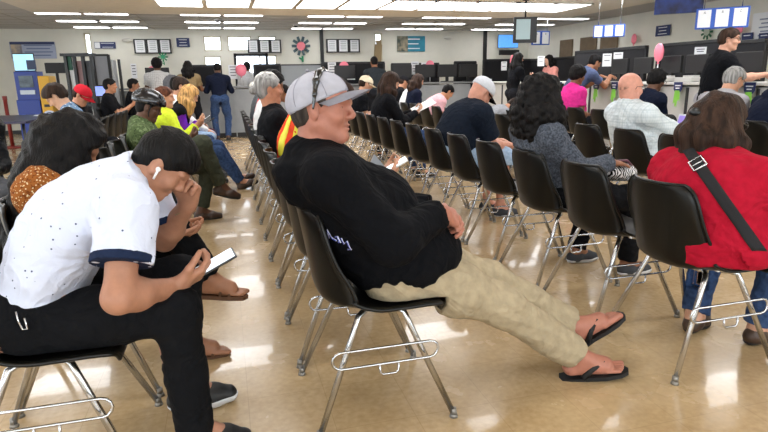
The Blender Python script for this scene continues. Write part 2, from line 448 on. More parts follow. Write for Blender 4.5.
def head(F, K, hs, fem, chub=0., jaw=1.):
    c, R = K['H'], K['R']
    def q(x, y, z): return c + R @ V(x, y, z) * hs
    F.ell(q(-.012, 0, .030), V(.099, .077, .088) * hs, R, k=.03)
    F.ell(q(.028, 0, -.038), V(.056, .054 + .008 * chub, .072) * hs, R, k=.025)
    F.cone(q(.070, .011, -.093), q(.070, -.011, -.093), .0165 * hs * jaw, .0165 * hs * jaw, k=.022)
    for g in (-1, 1):
        F.cone(q(-.002, g * (.053 + .009 * chub), -.048), q(.058, g * .020, -.092), .0155 * hs * (1 + .4 * chub), .0145 * hs, k=.028)
        F.ell(q(.060, g * .041, -.022), .019 * hs * (1 + .2 * chub), k=.025)
        F.ell(q(.095, g * .033, .008), V(.021, .0195, .0115) * hs, R, op='sub', k=.010)
        F.cone(q(.087, g * .010, .029), q(.072, g * .048, .032), .0085 * hs, .0075 * hs, k=.012)
        F.ell(q(.093, g * .0125, -.026), V(.0095, .0065, .0070) * hs, R, k=.006)
        F.ell(q(-.008, g * .0775, -.002), V(.018, .0075, .032) * hs, R @ rotm(-12, g * 20), k=.006)
        F.ell(q(-.003, g * .0865, .003), V(.0095, .0055, .019) * hs, R @ rotm(-12, g * 20), op='sub', k=.005)
    for g in (-1, 1):
        F.ell(q(.0625, g * .032, .0105), .0128 * hs, k=.004, clip=[(q(.06, 0, .0095), R @ nrm(V(.25, 0, -1)))]); F.ell(q(.0615, g * .032, .004), .0122 * hs, k=.004, clip=[(q(.06, 0, .003), R @ nrm(V(.1, 0, 1)))])
    F.cone(q(.085, 0, .018), q(.102, 0, -.015), .0068 * hs, .0092 * hs, k=.012)
    F.ell(q(.1035, 0, -.020), .0085 * hs, k=.009); F.cone(q(.098, 0, -.026), q(.084, 0, -.030), .0075 * hs, .009 * hs, k=.01)
    F.ell(q(.0835, 0, -.053), V(.0095, .022, .0052) * hs, R, k=.007); F.ell(q(.082, 0, -.0665), V(.0095, .019, .0062) * hs, R, k=.007)
    F.ell(q(.095, 0, -.0592), V(.010, .023, .0018) * hs, R, op='sub', k=.0035)
    nk = (.048 if fem else .058) * hs
    F.cone(K['N'] - K['t'] * .03, q(-.022, 0, -.045), nk * (1.10 + .15 * chub), nk * (1 + .12 * chub), k=.03)
def legs(F, K, s, o, bk, end=1.0, flare=0., k=.04):
    for sd, sg in (('R', -1), ('L', 1)):
        H, Kn, A = K['hip' + sd], K['K' + sd], K['A' + sd]
        F.cone(H, H + (Kn - H) * .55, .090 * s * (1 + .25 * bk) + o, .074 * s * (1 + .22 * bk) + o, k=k); F.cone(H + (Kn - H) * .55, Kn, .074 * s * (1 + .22 * bk) + o, .056 * s * (1 + .1 * bk) + o, k=k)
        F.ell(H - K['f0'] * .045 + V(0, 0, .03 if K['P'][2] > .8 else 0), (.080 if K['P'][2] > .8 else .098) * s * (1 + .1 * bk) + o * .5, k=.06)
        e = Kn + (A - Kn) * end; d = nrm(A - Kn)
        cl = [(e, d)]
        if o == 0: F.cone(Kn, A, .052 * s, .036 * s, k=k); F.ell(Kn + (A - Kn) * .32 - nrm(np.cross(np.cross(d, K['T' + sd]), d)) * .018, V(.045, .045, .09) * s, np.stack([nrm(np.cross(d, V(0, 1, 0.01))), nrm(np.cross(d, np.cross(d, V(0, 1, .01)))), d], 1), k=k)
        else: F.cone(Kn, Kn + (A - Kn) * (end + .12), .057 * s * (1 + .1 * bk) + o, .044 * s + o + flare, clip=cl, k=k)
def foot_frame(K, sd, s):
    A = K['A' + sd]; T = K['T' + sd]; sh = nrm(A - K['K' + sd])
    l = nrm(np.cross(V(0, 0, 1), T)) if abs(T[2]) < .95 else V(0, 1, 0)
    u = nrm(np.cross(T, l)); return A, T, l, u
def person(label, X, Y, yaw=0., pose=None, s=1., h=.01, ch=None, fem=False, tone='#c99a7c', bk=0., chub=None, top=None, bottom=None, shoes=None, hair=None, cap=None, glasses=None, eyes=None, extra=None, seed=0, hs=None, name='person', jaw=1., cat='person', fat=0., dxs=None):
    p = pose; K = skeleton(p, s, fem); hs = s if hs is None else hs; ch = ch or h * 1.25
    chub = bk if chub is None else chub
    F = Field(.03)
    torso(F, K, s, 0, bk, fem, w=p.get('w', 1.)); head(F, K, hs, fem, chub, jaw); legs(F, K, s, 0, bk)
    for sd in 'RL':
        F.ell(K['S' + sd], .052 * s, k=.03); F.cone(K['S' + sd], K['E' + sd], .048 * s * (1 + .25 * bk), .038 * s * (1 + .15 * bk), k=.03); F.cone(K['E' + sd], K['E' + sd] + (K['H' + sd] - K['E' + sd]) * .3, .038 * s * (1 + .15 * bk), .042 * s * (1 + .1 * bk), k=.03); F.cone(K['E' + sd] + (K['H' + sd] - K['E' + sd]) * .3, K['H' + sd], .042 * s * (1 + .1 * bk), .026 * s, k=.03)
        K['l' + sd] = hand(F, K['H' + sd], p.get('f' + sd, K['H' + sd] - K['E' + sd]), p.get('n' + sd, V(0, 0, -1)), sd, p.get('c' + sd, 25), s * .98, fat)
        A, T, l, u = foot_frame(K, sd, s)
        F.ell(A, .036 * s, k=.02); F.cone(A - T * .035 * s - u * .045 * s, A + T * .10 * s - u * .055 * s, .032 * s, .030 * s, sq=(l, 1.15), k=.03); F.cone(A, A + T * .10 * s - u * .05 * s, .034 * s, .028 * s, k=.03)
        if shoes and shoes.get('bare'):
            for off, ln, r in ((.028, .062, .0135), (.010, .060, .0095), (-.006, .054, .009), (-.020, .046, .0085), (-.033, .036, .008)):
                lo = off * (-1 if sd == 'L' else 1)
                F.cone(A + (T * .10 - u * .066 + l * lo) * s, A + (T * (.114 + ln) - u * .071 + l * lo) * s, r * s, r * .95 * s, k=.004)
        else: F.cone(A + T * .08 * s - u * .065 * s, A + T * .15 * s - u * .068 * s, .022 * s, .016 * s, sq=(l, 1.5), k=.02)
    sc_ = [seat_contact(*dxs)] if dxs is not None else []
    F.cuts = list(sc_)
    me = F.mesh(h, name='person')
    o = link_mesh(name, me, skin(tone), smooth=True); o.location = (X, Y, 0); o.rotation_euler = (0, 0, rad(yaw)); tag(o, label, cat)
    K['obj'] = o; K['hs'] = hs; K['s'] = s; c, R = K['H'], K['R']
    def q(x, y, z): return c + R @ V(x, y, z) * hs
    K['q'] = q
    # ---- upper garment
    if top:
        G = Field(.025); oo = top.get('o', .014); torso(G, K, s, oo, bk, fem, w=p.get('w', 1.))
        if top.get('belly'): b = top['belly']; G.ell(K['W'] + K['f0'] * b[0], V(b[1], b[2], b[3]), np.stack([K['f0'], K['lat'], K['t0']], 1), k=.06)
        if top.get('skirt'): b = top['skirt']; G.ell(K['P'] + V(b[0], 0, b[1]), V(b[2], b[3], b[4]), k=.06)
        SG = Field(.025)
        for sd in 'RL':
            S, E, H = K['S' + sd], K['E' + sd], K['H' + sd]; sl = top.get('sleeve', 'short'); TF = SG if top.get('sleeve_mat') else G
            TF.ell(S - K['t'] * .01, .046 * s + oo, k=.05)
            wd = top.get('wide', 0.)
            if sl == 'long':
                en = top.get('cuff', .95); Wp = E + (H - E) * en
                TF.cone(S, E, .045 * s * (1 + .2 * bk) + oo + wd * .5, .043 * s * (1 + .12 * bk) + oo + wd, k=.045); TF.cone(E, Wp, .044 * s + oo + wd, .030 * s + oo + wd, clip=[(Wp, nrm(H - E))], k=.03)
            elif sl == 'none': pass
            else:
                fr = sl if isinstance(sl, float) else .62; Wp = S + (E - S) * fr; d = nrm(E - S)
                TF.cone(S, E, .047 * s * (1 + .22 * bk) + oo + wd * .5, .052 * s * (1 + .15 * bk) + oo + wd, clip=[(Wp, d)], k=.045)
        if top.get('collar'):
            for i in range(9):
                a0, a1 = [rad(-150 + 300 * (i + j) / 9.) + math.pi for j in (0, 1)]
                pts = []
                for a in (a0, a1): pts.append(K['N'] + K['t'] * (.030 + .014 * (-math.cos(a))) * s + (K['fN'] * math.cos(a) * .070 + K['latN'] * math.sin(a) * .076) * s * 1.05 - K['fN'] * .006)
                for dz, rr in ((0, .012), (.014, .009), (.026, .007)): G.cone(pts[0] + K['t'] * dz, pts[1] + K['t'] * dz, rr, rr, k=.008)
        if top.get('hood'):
            hr = top['hood']
            for i in range(10):
                a0, a1 = [rad(-150 + 300 * (i + j) / 10.) + math.pi for j in (0, 1)]
                f_ = lambda a: K['N'] + K['t'] * (.0 - .018 * (1 - math.cos(a)) / 2) + K['fN'] * (math.cos(a) * .085 - .02) + K['latN'] * math.sin(a) * .095
                rr = lambda a: hr * (.55 + .45 * (1 - math.cos(a)) / 2)
                G.cone(f_(a0), f_(a1), rr(a0), rr(a1), k=.02)
            G.ell(K['N'] - K['fN'] * .115 - K['t'] * .06, V(.045, .12, .085), np.stack([K['fN'], K['latN'], K['t']], 1), k=.03)
        hem = top.get('hem', .07); hp = K['P'] - K['t0'] * hem
        G.cuts = [(hp, -K['t0'])] + sc_
        if top.get('vneck') is None:
            pass
        me = G.mesh(ch, folds(top.get('fold', .006), top.get('fsc', 26), seed), 'garment')
        K['top'] = link_mesh(top.get('name', 'shirt'), me, top['m'], o, True)
        if top.get('sleeve_mat'):
            me = SG.mesh(ch, folds(.005, 30, seed + 3), 'sleeves'); link_mesh('sleeves', me, top['sleeve_mat'], o, True)
        if top.get('trim'):
            for sd in 'RL':
                S, E = K['S' + sd], K['E' + sd]; fr = top.get('sleeve', .62); d = nrm(E - S); a = S + (E - S) * fr
                T_ = Field(.01); wd = top.get('wide', 0.); T_.cone(S, E, .047 * s * (1 + .22 * bk) + oo + .004 + wd * .5, .052 * s * (1 + .15 * bk) + oo + .004 + wd, clip=[(a + d * .003, d), (a - d * .022, -d)])
                link_mesh('sleeve_band', T_.mesh(.004, None, 'band'), top['trim'], o, True)
    # ---- lower garment
    if bottom:
        B = Field(.03); oo = bottom.get('o', .015); lat, t0 = K['lat'], K['t0']
        B.ell(K['P'], V(.115 * s * (1 + .3 * bk) + oo, (.175 if fem else .165) * s * (1 + .22 * bk) + oo, .12 * s + oo), np.stack([K['f0'], lat, t0], 1), k=.05, clip=[(K['P'] + t0 * .075, t0)])
        legs(B, K, s, oo, bk, bottom.get('end', .97), bottom.get('flare', .004))
        if bottom.get('end', 1) < .6: pass
        B.cuts = list(sc_)
        link_mesh(bottom.get('name', 'trousers'), B.mesh(ch, folds(bottom.get('fold', .007), 30, seed + 1), 'trousers'), bottom['m'], o, True)
    # ---- shoes
    if shoes:
        for sd in 'RL':
            A, T, l, u = foot_frame(K, sd, s); sp = A - u * .085 * s
            st = shoes.get('style', 'shoe')
            if st == 'flipflop':
                Mx = Matrix(np.column_stack([T, l, u, A - u * .098 * s]).tolist() + [[0, 0, 0, 1]])
                ol = [(-.075, -.028), (-.082, 0), (-.075, .028), (-.04, .034), (.03, .034), (.09, .045), (.14, .047), (.178, .035), (.192, .005), (.182, -.022), (.15, -.040), (.09, -.046), (.03, -.036), (-.04, -.034)]
                if sd == 'R': ol = [(a, b) for a, b in ol]
                else: ol = [(a, -b) for a, b in ol][::-1]
                fl = MB().prism([(a * s * 1.03, b * s * 1.03) for a, b in ol], .017, Mx)
                g = -1 if sd == 'L' else 1
                toe = A + (T * .118 + l * .016 * g - u * .050) * s
                for q_ in (-1, 1):
                    fl.tube([A + (-T * .0 + l * .042 * q_ - u * .078) * s, A + (T * .045 + l * .034 * q_ - u * .043) * s, A + (T * .09 + l * .02 * q_ - u * .030) * s, toe], .0125, 8)
                fl.tube([toe, A + (T * .125 + l * .016 * g - u * .085) * s], .006, 6)
                fl.build('flip_flop', shoes['m'], o); continue
            if st == 'sandal':
                Mx = Matrix(np.column_stack([T, l, u, A - u * .098 * s]).tolist() + [[0, 0, 0, 1]])
                ol = [(-.075, -.03), (-.08, 0), (-.075, .03), (.03, .034), (.10, .042), (.17, .03), (.185, 0), (.165, -.032), (.10, -.042), (.03, -.034)]
                fl = MB().prism([(a * s, b * s) for a, b in ol], .018, Mx)
                for fx in (.06, .10): fl.tube([A + (T * fx + l * .042 - u * .08) * s, A + (T * fx + l * .025 - u * (.025 + fx * .2)) * s, A + (T * fx - l * .025 - u * (.025 + fx * .2)) * s, A + (T * fx - l * .042 - u * .08) * s], .007, 6)
                fl.build('sandal', shoes['m'], o); continue
            Z = Field(.02)
            def sh(Z, e):
                Z.cone(A - T * .035 * s - u * .052 * s, A + T * .09 * s - u * .057 * s, .038 * s + e, .042 * s + e, k=.03); Z.cone(A + T * .085 * s - u * .062 * s, A + T * .155 * s - u * .066 * s, .040 * s + e, .030 * s + e, sq=(l, 1.2), k=.03)
            sh(Z, 0)
            ht = shoes.get('high', .02); Z.cone(A - u * .04 * s, A + (K['K' + sd] - A) / np.linalg.norm(K['K' + sd] - A) * ht, .043 * s, .043 * s, k=.03, clip=[(A + nrm(K['K' + sd] - A) * ht, nrm(K['K' + sd] - A))])
            Z.cuts = [(sp, -u)]
            so = link_mesh('shoe', Z.mesh(min(ch, .009), folds(.002, 40, seed), 'shoe'), shoes['m'], o, True)
            if shoes.get('sole'):
                W = Field(.02); sh(W, .004); W.cuts = [(sp - u * .014, -u), (sp + u * shoes.get('sole_h', .012), u)]
                link_mesh('sole', W.mesh(min(ch, .006), None, 'sole'), shoes['sole'], so, True)
    # ---- hair
    if hair:
        G = Field(.02); st = hair['style']; hv = hair.get('vol', .012)
        n1 = R @ nrm(V(.66, 0, -.75)); pt = q(.088 - hair.get('recede', 0), 0, .064); cl = [(pt, n1)]
        def dn(v, dz): return v + V(0, 0, -dz)
        sC = V(-.012, 0, .030)
        if st in ('short', 'buzz', 'bald_sides'):
            G.ell(q(*sC), V(.099 + hv, .077 + hv, .088 + hv * hair.get('topk', 1)) * hs, R, clip=cl)
            G.ell(q(-.040, 0, -.022), V(.060 + hv * .6, .062 + hv * .5, .060) * hs, R, clip=cl, k=.03)
            if hair.get('fringe'): G.cone(q(.075, -.04, .075), q(.080, .04, .075), .022 * hs + hv * .4, .022 * hs + hv * .4, k=.03)
            for g in (-1, 1): G.ell(q(-.008, g * .085, -.006), V(.024, .03, .036) * hs, R, op='sub', k=.006)
            nz = strands(.002 if st == 'buzz' else .0045, 95, seed)
        elif st == 'fade':
            up = R @ nrm(V(-.25, 0, -1))
            G.ell(q(-.006, 0, .046), V(.098 + hv, .070 + hv * .7, .080 + hv) * hs, R, clip=[(q(.085, 0, .050), up), (q(.094, 0, .06), R @ nrm(V(1, 0, -.35)))], k=.012)
            G.ell(q(-.012, 0, .030), V(.1045, .0825, .0935) * hs, R, clip=cl, k=.012); G.ell(q(-.040, 0, -.020), V(.0635, .0645, .06) * hs, R, clip=cl, k=.012)
            for g in (-1, 1): G.ell(q(-.008, g * .085, -.006), V(.024, .03, .036) * hs, R, op='sub', k=.006)
            nz = curls(.0028, 75, seed)
        elif st == 'afro':
            G.ell(q(-.02, 0, .035), V(.10 + hv, .085 + hv, .095 + hv) * hs, R, clip=[(q(.082, 0, .06), R @ nrm(V(.8, 0, -.6)))]); G.ell(q(-.05, 0, -.02), V(.07, .07, .07) * hs, R, k=.03); nz = curls(.006, 80, seed)
        elif st in ('long', 'curly', 'bob'):
            L = hair.get('len', .35); sp_ = hair.get('spread', .0)
            G.ell(q(*sC), V(.100 + hv, .080 + hv, .090 + hv) * hs, R, clip=[(q(.090, 0, .070), R @ nrm(V(.72, 0, -.55)))], k=.03)
            back = hair.get('back', V(-.10, 0, 0)); n = 7
            for i in range(n):
                a = rad(-118 + 236 * i / (n - 1.)) + math.pi
                st0 = q(math.cos(a) * .075 - .02, math.sin(a) * .07, .0)
                LL = L * (1 - .25 * abs(math.cos(a / 2)) ** 2) if False else L
                p1 = dn(st0 + (R @ V(math.cos(a) * .03, math.sin(a) * (.03 + sp_ * .6), 0)) * hs + back * .3, L * .35)
                p2 = dn(st0 + (R @ V(math.cos(a) * .02, math.sin(a) * (.02 + sp_), 0)) * hs + back * .75, L * .72)
                p3 = dn(st0 + (R @ V(0, math.sin(a) * (.01 + sp_), 0)) * hs + back, L)
                r0 = hair.get('r', .034)
                G.cone(st0, p1, r0, r0 * 1.12, k=.03); G.cone(p1, p2, r0 * 1.12, r0, k=.03); G.cone(p2, p3, r0, r0 * .45, k=.03)
            if hair.get('halfup'):
                for i_ in range(3): G.cone(q(-.118, (i_ - 1) * .018, .012), dn(q(-.125, (i_ - 1) * .026, .0), .13 + .01 * i_), .020 * hs, .024 * hs, k=.012)
                G.ell(q(-.128, 0, .020), V(.012, .05, .012) * hs, R, op='sub', k=.012)
            nz = curls(hair.get('amp', .012), hair.get('sc', 55), seed) if st == 'curly' else strands(.006, 75, seed, .8)
        elif st == 'ponytail':
            G.ell(q(*sC), V(.099 + hv, .077 + hv, .088 + hv) * hs, R, clip=cl); G.ell(q(-.040, 0, -.022), V(.060 + hv, .062, .06) * hs, R, clip=cl, k=.03)
            for g in (-1, 1): G.ell(q(-.008, g * .085, -.006), V(.022, .03, .034) * hs, R, op='sub', k=.006)
            b = q(-.115, 0, .0)
            if hair.get('bun'): G.ell(q(-.128, 0, .0), V(.034, .04, .036) * hs, R, k=.01)
            else:
                G.cone(b, b + R @ V(-.05, 0, -.02), .018, .034, k=.015); b2 = b + R @ V(-.05, 0, -.02)
                G.cone(b2, dn(b2, hair.get('len', .16)) + V(-.01, 0, 0), .036, .016, k=.02)
            nz = strands(.004, 90, seed)
        if cap and cap.get('style') != 'helmet':
            Rq = R @ rotm(cap.get('tilt', 0), 0); G.cuts.append((q(.030, 0, 0), R @ V(1, 0, 0))); G.cuts.append((c + Rq @ V(0, 0, .030) * hs, Rq @ nrm(V(-.06, 0, 1))))
        K['hair'] = link_mesh('hair', G.mesh(hair.get('h', min(ch, .010)), nz, 'hair'), hair['m'], o, True)
        if hair.get('beard'):
            G = Field(.02)
            G.ell(q(.030, 0, -.045), V(.066, .066, .078) * hs, R, clip=[(q(.05, 0, -.055), R @ nrm(V(-.35, 0, 1)))]); G.cone(q(.066, .016, -.098), q(.066, -.016, -.098), .028 * hs, .028 * hs, k=.02, clip=[(q(.05, 0, -.072), R @ nrm(V(-.1, 0, 1)))])
            link_mesh('beard', G.mesh(min(ch, .008), strands(.002, 130, seed), 'beard'), hair['beard'], o, True)
    if cap: make_cap(K, cap, o, ch)
    if eyes:
        for g in (-1, 1):
            e = MB(); e.sph(q(.0622, g * .032, .008), .0118 * hs, n=8); eo = e.build('eye', mat('eye_white', '#e8e4dc', .25), o)
            MB().sph(q(.0698, g * .032, .0075), .0052 * hs, n=6).build('iris', mat('iris_dark', '#2a1c12', .2), eo)
            b = Field(.006); b.cone(q(.0915, g * .014, .033), q(.078, g * .048, .036), .0050 * hs, .0036 * hs)
            link_mesh('eyebrow', b.mesh(.003, None, 'brow'), eyes, o, True)
    if glasses:
        g_ = MB()
        for g in (-1, 1):
            g_.tube([q(.098 + .004 * math.cos(a), g * .032 + .024 * math.cos(a) * 1., .010 + .018 * math.sin(a)) for a in np.linspace(0, 6.283, 14, endpoint=False)], .0022, 6, True)
            g_.tube([q(.095, g * .056, .014), q(.04, g * .078, .016), q(-.012, g * .083, .012), q(-.025, g * .082, -.01)], .0022, 6)
        g_.tube([q(.1, -.009, .014), q(.106, 0, .017), q(.1, .009, .014)], .002, 6)
        g_.build('glasses', glasses, o)
    if extra: extra(K, o)
    return K
def make_cap(K, cap, o, ch):
    q, R, hs = K['q'], K['R'], K['hs']; st = cap.get('style', 'cap')
    if st == 'helmet':
        G = Field(.02)
        G.ell(q(-.015, 0, .055), V(.142, .102, .105) * hs, R, clip=[(q(0, 0, .030), R @ nrm(V(.12, 0, -1)))])
        for y in (-.066, -.023, .023, .066): G.cone(q(.13, y * .8, .11), q(-.16, y * .9, .09), .008, .008, op='sub', k=.006)
        for yy in (-.045, 0, .045):
            for x0 in (.07, -.03, -.11): G.ell(q(x0, yy, .15 - abs(x0 + .015) * .45 - abs(yy) * .3), V(.034, .010, .04) * hs, R, op='sub', k=.008)
        ho = link_mesh('bicycle_helmet', G.mesh(min(ch, .007), None, 'helmet'), cap['m'], o, True)
        s = MB()
        for g in (-1, 1): s.tube([q(.02, g * .083, .03), q(.015, g * .078, -.04), q(.04, g * .03, -.105), q(.045, 0, -.112)], .005, 6)
        s.build('chin_strap', mat('strap_black', '#101012', .7), ho); return
    G = Field(.012); cz = .052; tl = cap.get('tilt', 0)
    Rc = R @ rotm(tl, 0)
    cxo = cap.get('dx', .004)
    def c_(x, y, z): return K['H'] + Rc @ V(x + cxo, y, z) * hs
    G.ell(c_(-.014, 0, cz - .018), V(.110, .088, .090) * hs, Rc, clip=[(c_(0, 0, cz - .030), Rc @ nrm(V(.10, 0, -1)))])
    co = link_mesh('cap', G.mesh(min(ch, .006), folds(.0015, 50, 3), 'cap'), cap['m'], o, True)
    seam = MB()
    for a in (0, 60, 120):
        a = rad(a); seam.tube([c_(-.014 + .1108 * math.cos(a) * math.cos(b), .0888 * math.sin(a) * math.cos(b), cz - .018 + .0908 * math.sin(b)) for b in np.linspace(-.05, math.pi + .05, 22)], .0011, 4)
    seam.sph(c_(-.014, 0, cz + .079), .007 * hs, (1, 1, .6), 6)
    seam.build('seams', cap.get('seam', cap['m']), co)
    # curved brim
    br = cap.get('brim', .075); bm = bmesh.new(); rows = []
    for j in range(7):
        t = j / 6.; row = []
        for i in range(15):
            a = rad(-78 + 156 * i / 14.)
            x0, y0 = -.014 + .107 * math.cos(a), .086 * math.sin(a)
            ext = br * (math.cos(a) ** .6 if math.cos(a) > 0 else 0)
            x = x0 + ext * t; y = y0 * (1 + .04 * t)
            z = cz - .026 - .24 * y * y / .09 * (.5 + .7 * t) - .10 * ext * t - 1.2 * (ext * t) ** 2
            row.append(bm.verts.new(tuple(c_(x, y, z))))
        rows.append(row)
    for j in range(6):
        for i in range(14): bm.faces.new((rows[j][i], rows[j][i + 1], rows[j + 1][i + 1], rows[j + 1][i])).smooth = True
    r = bmesh.ops.solidify(bm, geom=bm.faces[:], thickness=.004)
    me = bpy.data.meshes.new('brim'); bmesh.ops.recalc_face_normals(bm, faces=bm.faces); bm.to_mesh(me); bm.free()
    link_mesh('brim', me, cap.get('brim_m', cap['m']), co, True)
    if cap.get('sunglasses'):
        W = Field(.008)
        for g in (-1, 1):
            P0, P1, P2, P3 = c_(.031, g * .042, cz + .058), c_(.021, g * .072, cz + .034), c_(.008, g * .0895, cz - .004), c_(-.010, g * .0965, cz - .046)
            W.cone(P0, P1, .0125, .0115); W.cone(P1, P2, .0115, .0070); W.cone(P2, P3, .0070, .0042)
            W.cone(P0, c_(.037, 0, cz + .067), .0110, .0075)
        link_mesh('sunglasses', W.mesh(.0035, None, 'sunglasses'), cap['sunglasses'], co, True)
# ------------------------------------------------------------------ camera (768 x 432, focal 570 px)
Fpx, YAW, PITCH, ROLL, CH = 570., rad(15.2), rad(13.6), rad(1.0), 1.25
_f = V(math.sin(YAW) * math.cos(PITCH), math.cos(YAW) * math.cos(PITCH), -math.sin(PITCH))
_r0 = V(math.cos(YAW), -math.sin(YAW), 0); _u0 = np.cross(_r0, _f)
_r = _r0 * math.cos(ROLL) - _u0 * math.sin(ROLL); _u = _u0 * math.cos(ROLL) + _r0 * math.sin(ROLL)
cd = bpy.data.cameras.new('camera'); cam = bpy.data.objects.new('camera', cd); COL.objects.link(cam)
cam.matrix_world = Matrix(np.column_stack([_r, _u, -_f, V(0, 0, CH)]).tolist() + [[0, 0, 0, 1]])
cd.sensor_width = 36.; cd.lens = Fpx / 768 * 36; cd.clip_start = .05; cd.clip_end = 100
scene.camera = cam
def ray(x, y): return _f + _r * ((x - 384) / Fpx) + _u * ((216 - y) / Fpx)
def at_Y(x, y, Y): d = ray(x, y); return V(0, 0, CH) + d * (Y / d[1])     # measuring the photo: pixel -> point on a wall
def at_X(x, y, X): d = ray(x, y); return V(0, 0, CH) + d * (X / d[0])
# ------------------------------------------------------------------ materials
WALL = mat('painted_wall', '#e4e2d6', .7, noise=.03, nscale=3, bump=.04, bscale=150)
CEILM = mat('ceiling_tile', '#c2c2c2', .9, noise=.06, nscale=60, bump=.1, bscale=200)
SOFF = mat('soffit_paint', '#e8e2d6', .85, noise=.03, nscale=10)
LIGHTM = mat('light_diffuser', '#fdfdff', .5, emit=7.5)
CHROME = mat('chrome_steel', '#c3c5c8', .22, metal=1., noise=.06, nscale=15)
SHELL = mat('black_shell_plastic', '#0b0b09', .34, noise=.25, nscale=5, bump=.05, bscale=220, spec=.32)
RUB = mat('dark_rubber', '#1a1a1a', .7)
BLK = mat('black_plastic', '#121214', .45, noise=.1, nscale=12)
BLKF = mat('black_fabric_panel', '#17171b', .9, bump=.15, bscale=150)
WHITE = mat('white_paper', '#eceef0', .7)
LAM = mat('counter_laminate', '#c9c8c4', .45, noise=.03, nscale=8)
LAMD = mat('counter_edge', '#3a3b3d', .5)
CTOP = mat('counter_top', '#d9d8d2', .35, noise=.03, nscale=15)
NAVY = mat('navy_sign', '#1d2c5e', .5); BLUE = mat('blue_frame', '#2454b4', .45); BLUEK = mat('kiosk_blue', '#1f3a8f', .4)
YEL = mat('kiosk_yellow', '#d9a51e', .4); PINK = mat('pink_paper', '#f08a96', .8); GREEN = mat('green_paper', '#2e8a5e', .8); LIME = mat('lime_ribbon', '#8fd653', .6)
INK = mat('ink_grey', '#3c4048', .7)
def floor_mat():
    m = mat('vinyl_floor', '#b9a384', .22, coat=.25, spec=.5); nt = m.node_tree; L = nt.links; b = nt.nodes['Principled BSDF']
    tc = [n for n in nt.nodes if n.type == 'TEX_COORD'][0]
    n1 = nt.nodes.new('ShaderNodeTexNoise'); n1.inputs['Scale'].default_value = 3.2; n1.inputs['Detail'].default_value = 6
    n2 = nt.nodes.new('ShaderNodeTexNoise'); n2.inputs['Scale'].default_value = 38; n2.inputs['Detail'].default_value = 3
    br = nt.nodes.new('ShaderNodeTexBrick'); br.offset = 0; br.inputs['Scale'].default_value = 1.0
    br.inputs['Brick Width'].default_value = .305; br.inputs['Row Height'].default_value = .305; br.inputs['Mortar Size'].default_value = .0016
    br.inputs['Color1'].default_value = (.97, .97, .97, 1); br.inputs['Color2'].default_value = (1, 1, 1, 1); br.inputs['Mortar'].default_value = (.82, .8, .77, 1)
    for n in (n1, n2, br): L.new(tc.outputs['Object'], n.inputs['Vector'])
    r = nt.nodes.new('ShaderNodeValToRGB'); r.color_ramp.elements[0].position = .3; r.color_ramp.elements[1].position = .7
    r.color_ramp.elements[0].color = (*lin('#a48962'), 1); r.color_ramp.elements[1].color = (*lin('#c8ae86'), 1)
    ad = nt.nodes.new('ShaderNodeMath'); ad.operation = 'MULTIPLY_ADD'; ad.inputs[1].default_value = .45
    L.new(n2.outputs['Fac'], ad.inputs[0])
    ad2 = nt.nodes.new('ShaderNodeMath'); ad2.operation = 'MULTIPLY'; ad2.inputs[1].default_value = .55; L.new(n1.outputs['Fac'], ad2.inputs[0]); L.new(ad2.outputs[0], ad.inputs[2])
    L.new(ad.outputs[0], r.inputs['Fac'])
    mx = nt.nodes.new('ShaderNodeMix'); mx.data_type = 'RGBA'; mx.blend_type = 'MULTIPLY'; mx.inputs[0].default_value = 1
    L.new(r.outputs['Color'], mx.inputs[6]); L.new(br.outputs['Color'], mx.inputs[7]); L.new(mx.outputs[2], b.inputs['Base Color'])
    rr = nt.nodes.new('ShaderNodeMapRange'); rr.inputs[1].default_value = .3; rr.inputs[2].default_value = .7; rr.inputs[3].default_value = .16; rr.inputs[4].default_value = .30
    L.new(n1.outputs['Fac'], rr.inputs[0]); L.new(rr.outputs[0], b.inputs['Roughness'])
    bp = nt.nodes.new('ShaderNodeBump'); bp.inputs['Strength'].default_value = .12; bp.inputs['Distance'].default_value = .01
    n3 = nt.nodes.new('ShaderNodeTexNoise'); n3.inputs['Scale'].default_value = 5; L.new(tc.outputs['Object'], n3.inputs['Vector']); L.new(n3.outputs['Fac'], bp.inputs['Height']); L.new(bp.outputs['Normal'], b.inputs['Normal'])
    return m
# ------------------------------------------------------------------ room shell
XL, XR, YB, YF, ZC = -8.0, 9.35, 16.8, -3.0, 2.58
def struct(name, m, boxes, **k):
    b = MB()
    for c, d in boxes: b.box(c, d)
    return tag(b.build(name, m), kind='structure')
def span(x0, x1, y0, y1, z0, z1): return (((x0 + x1) / 2, (y0 + y1) / 2, (z0 + z1) / 2), (x1 - x0, y1 - y0, z1 - z0))
struct('floor', floor_mat(), [span(XL - .2, XR + .2, YF - .2, YB + .2, -.1, 0)])
struct('ceiling', CEILM, [span(XL - .2, XR + .2, YF - .2, YB + .2, ZC + .02, ZC + .12)])
struct('trim_1', SOFF, [span(-3.3, 7.9, YF, 12.55, 2.545, ZC + .02)])
ctee = MB()
for yy in np.arange(12.6, 16.8, .61): ctee.box(((XL + XR) / 2, yy, ZC + .018), (XR - XL, .02, .006))
for xx in np.arange(XL + .3, XR, 1.22): ctee.box((xx, 14.7, ZC + .018), (.02, 4.2, .006))
tag(ctee.build('trim_2', mat('ceiling_tee', '#a5a29b', .6)), kind='structure')
struct('wall_left', WALL, [span(XL - .15, XL, YF, YB, 0, .9), span(XL - .15, XL, YF, YB, 2.3, ZC + .02), span(XL - .15, XL, YF, -1.5, .9, 2.3), span(XL - .15, XL, 11.5, YB, .9, 2.3), span(XL - .15, XL, 4.8, 5.2, .9, 2.3)])
